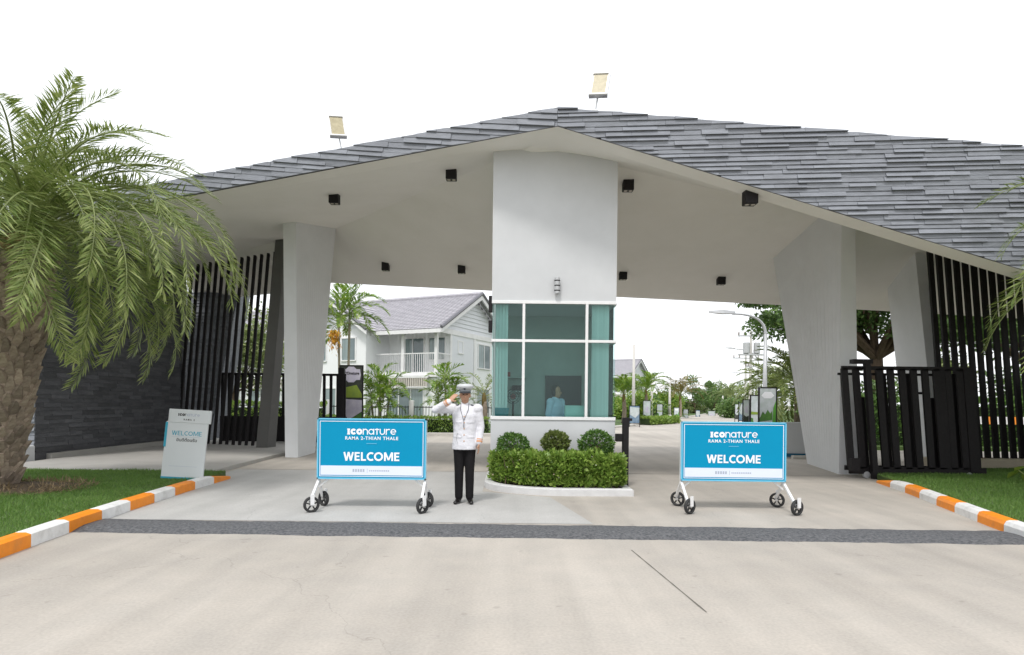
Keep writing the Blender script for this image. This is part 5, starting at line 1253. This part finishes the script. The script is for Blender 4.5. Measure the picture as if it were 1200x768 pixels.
h1 = house(); h1.location = (HC.x, HC.y, 0.1); h1.rotation_euler = (0, 0, R(-25)); h1['label'] = 'white two-storey house with balcony and grey tiled roof behind the palms'; h1['group'] = 'white two-storey houses'
for (x, y, rz, lab) in ((16.6, 88, -30, 'white gabled house standing beyond the booth beside the far road'), (24, 150, -22, 'distant white house whose roof rises above the far trees'), (-14.5, 40.5, -18, 'white house partly hidden behind the left pillar and slats'), (-27, 46, -18, 'white house far behind the dark stone wall')):
    h = copy_tree(h1); h.location = (x, y, 0.1); h.rotation_euler = (0, 0, R(rz)); h['label'] = lab

# fence of the white house
t = thing('garden_fence', 'black railing with white posts before the white house', 'fence', (-4, 28.9, 0.1))
for x in np.arange(-13, 0.3, 0.14): MB().box(x-.012, x+.012, 28.89, 28.91, .12, 1.3).build('bar', black_m, t)
for z in (.22, 1.22): MB().box(-13, .3, 28.88, 28.92, z, z+.04).build('rail', black_m, t)
for x in (-10.4, -8.6, -6.75, -4.72, -2.7, -0.7): MB().cbox(x-.11, x+.11, 28.8, 29.0, .08, 1.55, .015).build('post', white_m, t)

# ================================================================== BANNERS, POLES AND PLANTING BEYOND
pr_sky = mat('banner_pale_print', (0.62, 0.66, 0.70), (0.45, 0.52, 0.50), .5, 5)
pr_green = mat('banner_green_print', (0.10, 0.26, 0.04), (0.05, 0.14, 0.03), .5, 6)
pr_dark = mat('banner_dark_print', (0.03, 0.035, 0.03), (0.05, 0.06, 0.045), .5, 6)
pr_blue = mat('banner_blue_print', (0.08, 0.16, 0.28), (0.25, 0.34, 0.42), .5, 5)
pr_lil = mat('banner_lilac_print', (0.50, 0.48, 0.60), (0.62, 0.6, 0.68), .5, 6)
pr_lime = mat('banner_lime_print', (0.30, 0.40, 0.05), (0.20, 0.30, 0.05), .5, 5)
def banner(label, px0, px1, pt, pb, Y, layout, group=None, frame=black_m):
    a = at(px0, pt, Y); b = at(px1, pb, Y); t = thing('banner_sign', label, 'sign', ((a.x+b.x)/2, Y, 0.0), group)
    x0, x1, z1, z0 = a.x, b.x, a.z, b.z; g = 0.035
    p = MB().box(x0, x1, Y-.02, Y+.02, z0, z1).build('panel', layout[0], t); W = x1-x0; H = z1-z0
    for i, (m_, poly) in enumerate(layout[1]):
        MB().prism([(x0+u*W, Y-.022-.002*i, z0+v*H) for u, v in poly], (0, -.0015, 0)).build('print', m_, p)
    for x in (x0-g/2, x1+g/2): MB().box(x-g/2, x+g/2, Y-.035, Y+.035, 0.0, z1+g).build('post', frame, t)
    for z in (z0-g/2, z1+g/2): MB().box(x0, x1, Y-.03, Y+.03, z-g/2, z+g/2).build('rail', frame, t)
    return t, p, (x0, x1, z0, z1, Y)
cloud = [(0.06, .86), (.10, .95), (.26, .95), (.38, .99), (.62, .99), (.74, .95), (.90, .95), (.94, .86), (.90, .78), (.74, .78), (.62, .74), (.38, .74), (.26, .78), (.10, .78)]
tb, pb_, (x0, x1, z0, z1, Yb) = banner('dark banner with a white cloud title and green picture by the left pillar', 399, 424, 429, 503, 22.0,
      (pr_dark, [(pr_lil, cloud), (pr_lime, [(0.0, .52), (.25, .66), (.75, .70), (1, .55), (1, .50), (0, .50)]), (pr_lil, [(0, .48), (1, .46), (1, .28), (.38, .14), (.1, .34)]), (pr_green, [(0, .30), (.36, .13), (1, .27), (1, 0), (0, 0)])]))
place('lettering', text_mesh('ICOnature', 0.13, print_k, 0.003), pb_, M=Matrix.Translation(((x0+x1)/2-WL[pb_.name].x, Yb-.035-WL[pb_.name].y, z0+(z1-z0)*.885)) @ FACE)
GB = 'banner signs along the road'
lay1 = (pr_sky, [(print_w, [(.1, .84), (.3, .92), (.7, .92), (.9, .84), (.7, .78), (.3, .78)]), (pr_green, [(0, .34), (.2, .50), (.35, .44), (.5, .54), (.66, .46), (.78, .52), (.78, .32), (0, .28)]), (pr_lil, [(.05, .06), (.4, .26), (.75, .24), (.8, .05)]), (mat('banner_bright_green', (0.14, 0.42, 0.05), (0.08, 0.3, 0.04), .5, 5), [(.76, .08), (1, .03), (1, .74), (.84, .58)])])
lay2 = (pr_sky, [(pr_green, [(0, .0), (.6, 0), (.25, .4), (0, .42)]), (pr_lime, [(.0, .5), (1, .5), (1, .56), (0, .58)])])
lay3 = (pr_blue, [(pr_sky, [(0, .5), (.6, .3), (1, .55), (1, .9), (0, .95)])])
lay4 = (pr_sky, [(pr_dark, [(0.05, 0), (.95, 0), (.95, .3), (.5, .25), (.05, .35)]), (pr_lil, [(.2, .45), (.8, .4), (.7, .75), (.3, .7)])])
banner('tall pale banner with a white cloud and garden picture beside the road', 890, 908.5, 455, 510, 20.5, lay1, GB)
banner('narrow pale banner with a green corner beside the tall one', 880, 889, 464, 508, 23.5, lay2, GB)
for i, (a, b, c, d, Y, ly, lab) in enumerate(((871, 877.5, 469, 495, 30, lay4, 'pale banner second behind the narrow green-cornered one'), (866, 870.5, 472, 493, 40, lay3, 'blue banner third along the right verge row'), (861.5, 865, 474, 491, 52, lay4, 'small pale banner at the far end of the right verge row'),
      (738, 749, 476, 496, 40, lay3, 'dark blue banner next to the lamp post past the booth'), (754, 762, 470, 494, 45, lay4, 'black and white picture banner beyond the first lamp post'), (770, 776, 474, 491, 52, lay2, 'pale banner with a green corner standing in the shrubs'), (790, 795.5, 478, 493, 60, lay1, 'arched pale banner before the russet palm'),
      (801, 806, 480, 492, 68, lay2, 'light green banner between two distant palms'), (815.5, 820, 481, 492, 76, lay3, 'small blue and white banner in front of distant trees'), (830, 838, 482, 492, 84, lay4, 'wide pale banner at the road end'))):
    banner(lab, a, b, c, d, Y, ly, GB)

def lamp_pole(label, px, ptop, Y, arm_px=None, arm_py=None, r=0.08, z0=0.1, group='street lamps along the road', m_=galv_m):
    top = at(px, ptop, Y); t = thing('street_lamp', label, 'street lamp', (top.x, Y, z0), group)
    MB().tube([(top.x, Y, z0-.05), (top.x, Y, top.z)], [r, r*.6], 10).build('pole', m_, t, smooth=True)
    MB().lathe([(r*1.5, 0), (r*1.5, .25), (r*1.05, .32)], (top.x, Y, z0-.02), 10).build('base', m_, t)
    if arm_px:
        e = at(arm_px, arm_py, Y); hgt = .62*abs(e.x-top.x); c1 = top+Vector((0, 0, hgt)); pts = [top*(1-f)**2+c1*2*f*(1-f)+e*f*f for f in np.linspace(0, 1, 12)]; pts = [Vector(q) for q in pts]
        MB().tube(pts, [r*(.58-.26*k/11) for k in range(12)], 8).build('arm', m_, t)
        d = (e-pts[-3]).normalized(); MB().loft([[e-d*.1+Vector((0, -.06, .0)), e-d*.1+Vector((0, .06, .0)), e-d*.1+Vector((0, .05, .09)), e-d*.1+Vector((0, -.05, .09))], [e+d*.35+Vector((0, -.13, -.02)), e+d*.35+Vector((0, .13, -.02)), e+d*.35+Vector((0, .1, .12)), e+d*.35+Vector((0, -.1, .12))], [e+d*.85+Vector((0, -.05, 0)), e+d*.85+Vector((0, .05, 0)), e+d*.85+Vector((0, .04, .06)), e+d*.85+Vector((0, -.04, .06))]]).build('lamp_head', m_, t)
    return t
lamp_pole('tall grey lamp pole with curved arm rising behind the tall pale banner', 897, 392, 22.5, 858, 368, r=.10)
lamp_pole('grey lamp pole with curved arm second along the right verge', 889, 428, 60, 860, 409, r=.13)
lamp_pole('grey lamp pole with curved arm farthest along the right verge', 884, 448, 95, 863, 437, r=.13)
conp = mat('concrete_pole', (0.62, 0.60, 0.57), (0.55, 0.53, 0.5), .8, 5)
lamp_pole('pale concrete lamp post just past the booth, next to the blue banner', 743, 404, 42, None, None, r=.13, m_=conp)
lamp_pole('pale thin post in the shrubs beyond the picture banner', 764, 438, 58, None, None, r=.14, m_=conp)
lamp_pole('pale concrete lamp post before the russet palm', 785, 451, 64, 797, 446, r=.16, m_=conp)
lamp_pole('pale short post at the road end', 847, 464, 90, None, None, r=.16, m_=conp)
def power_pole(label, px, ptop, Y, arms, trafo):
    top = at(px, ptop, Y); t = thing('power_pole', label, 'power pole', (top.x, Y, 0))
    MB().tube([(top.x, Y, -.05), (top.x, Y, top.z)], [.17, .11], 8).build('pole', conp, t)
    for py, hw in arms:
        z = at(px, py, Y).z; MB().box(top.x-hw, top.x+hw, Y-.15, Y-.03, z-.06, z+.06).build('cross_arm', galv_m, t)
        for q in (-1, -.55, .55, 1): MB().lathe([(.05, .06), (.09, .12), (.05, .2), (.09, .26), (.03, .36)], (top.x+q*hw*.95, Y-.09, z), 8).build('insulator', mat('insulator', (.16, .12, .10), None, .3, 5), t)
    if trafo:
        z = at(px, 408, Y).z
        for q in (-1, 1):
            b = MB().lathe([(.24, -.55), (.30, -.5), (.30, .45), (.24, .5)], (top.x+q*.5, Y-.2, z), 12).build('transformer', galv_m, t)
        MB().box(top.x-1.2, top.x+1.2, Y-.4, Y-.02, z-.72, z-.58).build('platform', galv_m, t)
power_pole('concrete power pole carrying two grey transformers', 880, 388, 58, ((394, 1.25), (430, .5)), True)
power_pole('concrete power pole with one cross arm beyond the transformer pole', 874, 412, 72, ((420, 1.5),), False)
# overhead wires between the poles
wa = at(880, 392, 58)
for q in (-1.1, 0.6, 1.1):
    p = wa+Vector((q, -.1, .3)); e = at(874, 419, 72)+Vector((q, -.1, .3)); st = Vector((p.x+9+q, 24, p.z+.2))
    for a_, b_ in ((p, e), (st, p)):
        o = MB().tube([a_.lerp(b_, f)-Vector((0, 0, 1.2*4*f*(1-f)*.35)) for f in np.linspace(0, 1, 12)], .012, 5).build('overhead_wire', black_m, org=tuple(p)); tag(o, ('thin overhead wire strung from the transformer pole to the farther pole' if a_ is p else 'thin overhead wire running from the transformer pole over the roadside palms'), 'wire', 'overhead wires at the transformer pole')

# palms and trees along the far road
pp = [(a*137.5 % 360, 80-a*2.4, 78+a*1.1, 1.0) for a in range(40)]
def far_palm(label, px, pcrown, Y, L, n, m=palm_m, ll=.5, seed=0):
    c = at(px, pcrown, Y); return date_palm(label, (c.x, Y, .1), (c.x, Y, c.z), .17, .14, [(a+seed*31, e, d, s) for a, e, d, s in pp[:n]], L, nl=56, ll=ll, lw=.06, bases=False, m=m, name='date_palm')
far_palm('feathery date palm beside the tall pale banner and right pillar', 934, 458, 27, 2.5, 40, ll=.55)
far_palm('feathery date palm beyond the narrow banner on the right verge', 908, 466, 36, 2.7, 34, seed=1)
rus_m = leafmat('russet_leaf', [(.20, .16, .05), (.26, .20, .07), (.16, .17, .05)], .5, .3)
far_palm('russet feathery palm before the distant trees', 797, 468, 66, 3.2, 20, rus_m, seed=2)
far_palm('green palm standing by the pale thin post', 757, 462, 52, 2.4, 20, areca_m, seed=3)
far_palm('green palm next to the first lamp post past the booth', 731, 468, 44, 2.0, 18, areca_m, seed=4)
far_palm('yellow green palm at the road end', 855, 470, 80, 3.2, 20, tree2_m, seed=5)
GT = 'trees along the far road'
for i, (px, py, Y, cr, m_, lab) in enumerate(((772, 474, 68, (2.6, 2, 1.6), areca_m, 'bright green leafy tree behind the green-cornered banner'), (815, 460, 95, (4.5, 3, 3.0), tree_m, 'dark green rounded tree before the distant house roof'), (838, 462, 105, (5.0, 3, 2.8), tree_m, 'mid green tree next to the rounded tree at the road end'),
      (862, 474, 112, (3.6, 3, 1.8), tree2_m, 'yellow green low tree at the road end'), (800, 480, 98, (3.5, 3, 1.3), tree2_m, 'olive bushy tree under the distant roof'), (748, 480, 62, (2.2, 2, 1.2), tree_m, 'small bushy tree behind the dark blue banner'), (826, 478, 108, (4.2, 3, 1.8), tree_m, 'bushy green tree behind the small blue and white banner'), (884, 468, 100, (4, 3, 3.0), tree2_m, 'pale feathery tree far behind the power poles'), (780, 476, 84, (3.0, 2, 1.6), areca_m, 'bright leafy tree behind the lamp post by the russet palm'), (850, 470, 118, (4.4, 3, 2.4), areca_m, 'light green tree behind the short pale post'), (734, 478, 56, (2.6, 2, 1.5), areca_m, 'bright leafy tree behind the booth corner'), (870, 480, 70, (2.2, 2, 1.2), tree_m, 'low dark tree behind the blue banner row'))):
    c = at(px, py, Y); tree('roadside_tree', lab, (c.x, Y, .1), max(.8, c.z*.45), 1.0, (0, 0, c.z-.1), cr, 26, 170, .34, m_, 30+i, GT, tr=.13)
hedge_box('low clipped hedge along the far road kerb', 8.2, 14.0, 45.5, 46.4, .42, 2600, .18, hedge_m, dirv=R(55))
# low wall with a blue base line behind the right pillar
t = thing('low_wall', 'low grey wall with a blue foot beyond the right pillar', 'wall', (10, 18.5, 0))
a = at(919, 495, 17.6); MB().cbox(a.x, a.x+1.3, 17.6, 17.8, 0.0, a.z, .01).build('wall', paint, t); MB().box(a.x-.004, a.x+1.3, 17.585, 17.6, 0.03, .13).build('base_line', mat('blue_line', (.01, .12, .22), None, .6, 5), t)
kerb('kerb_far', [(7.9, 17.3), (8.6, 17.27), (9.3, 17.25)], None, '', far_drop=False, L=.42, w=.14, h=.10)
kerb('kerb_house', [(0.35, 27.15), (-4, 27.15), (-13, 27.15)], None, '', far_drop=False, L=1.2, w=.18, h=.14)
kerb('kerb_road', [(0.5, 27.3), (7.4, 39.9), (17, 62.9), (30, 95)], None, '', far_drop=False, L=1.6, w=.2, h=.14)
# orange and white barrier boards and parked bits beyond the right slats
for x, lab in ((15.2, 'orange and white barrier board behind the slats, close to the gate end'), (18.4, 'orange and white barrier board behind the slats, farther from the gate')):
    t = thing('road_barrier', lab, 'barrier', (x+1, 20.3, 0), group='barrier boards behind the slats')
    for i in range(6): MB().box(x+i*.4, x+i*.4+.4, 20.28, 20.32, .95, 1.2).build('board', kerbo_m if i % 2 else kerbw_m, t)
    for q in (.1, 2.2): MB().box(x+q, x+q+.06, 20.33, 20.39, 0, 1.25).build('post', white_m, t)
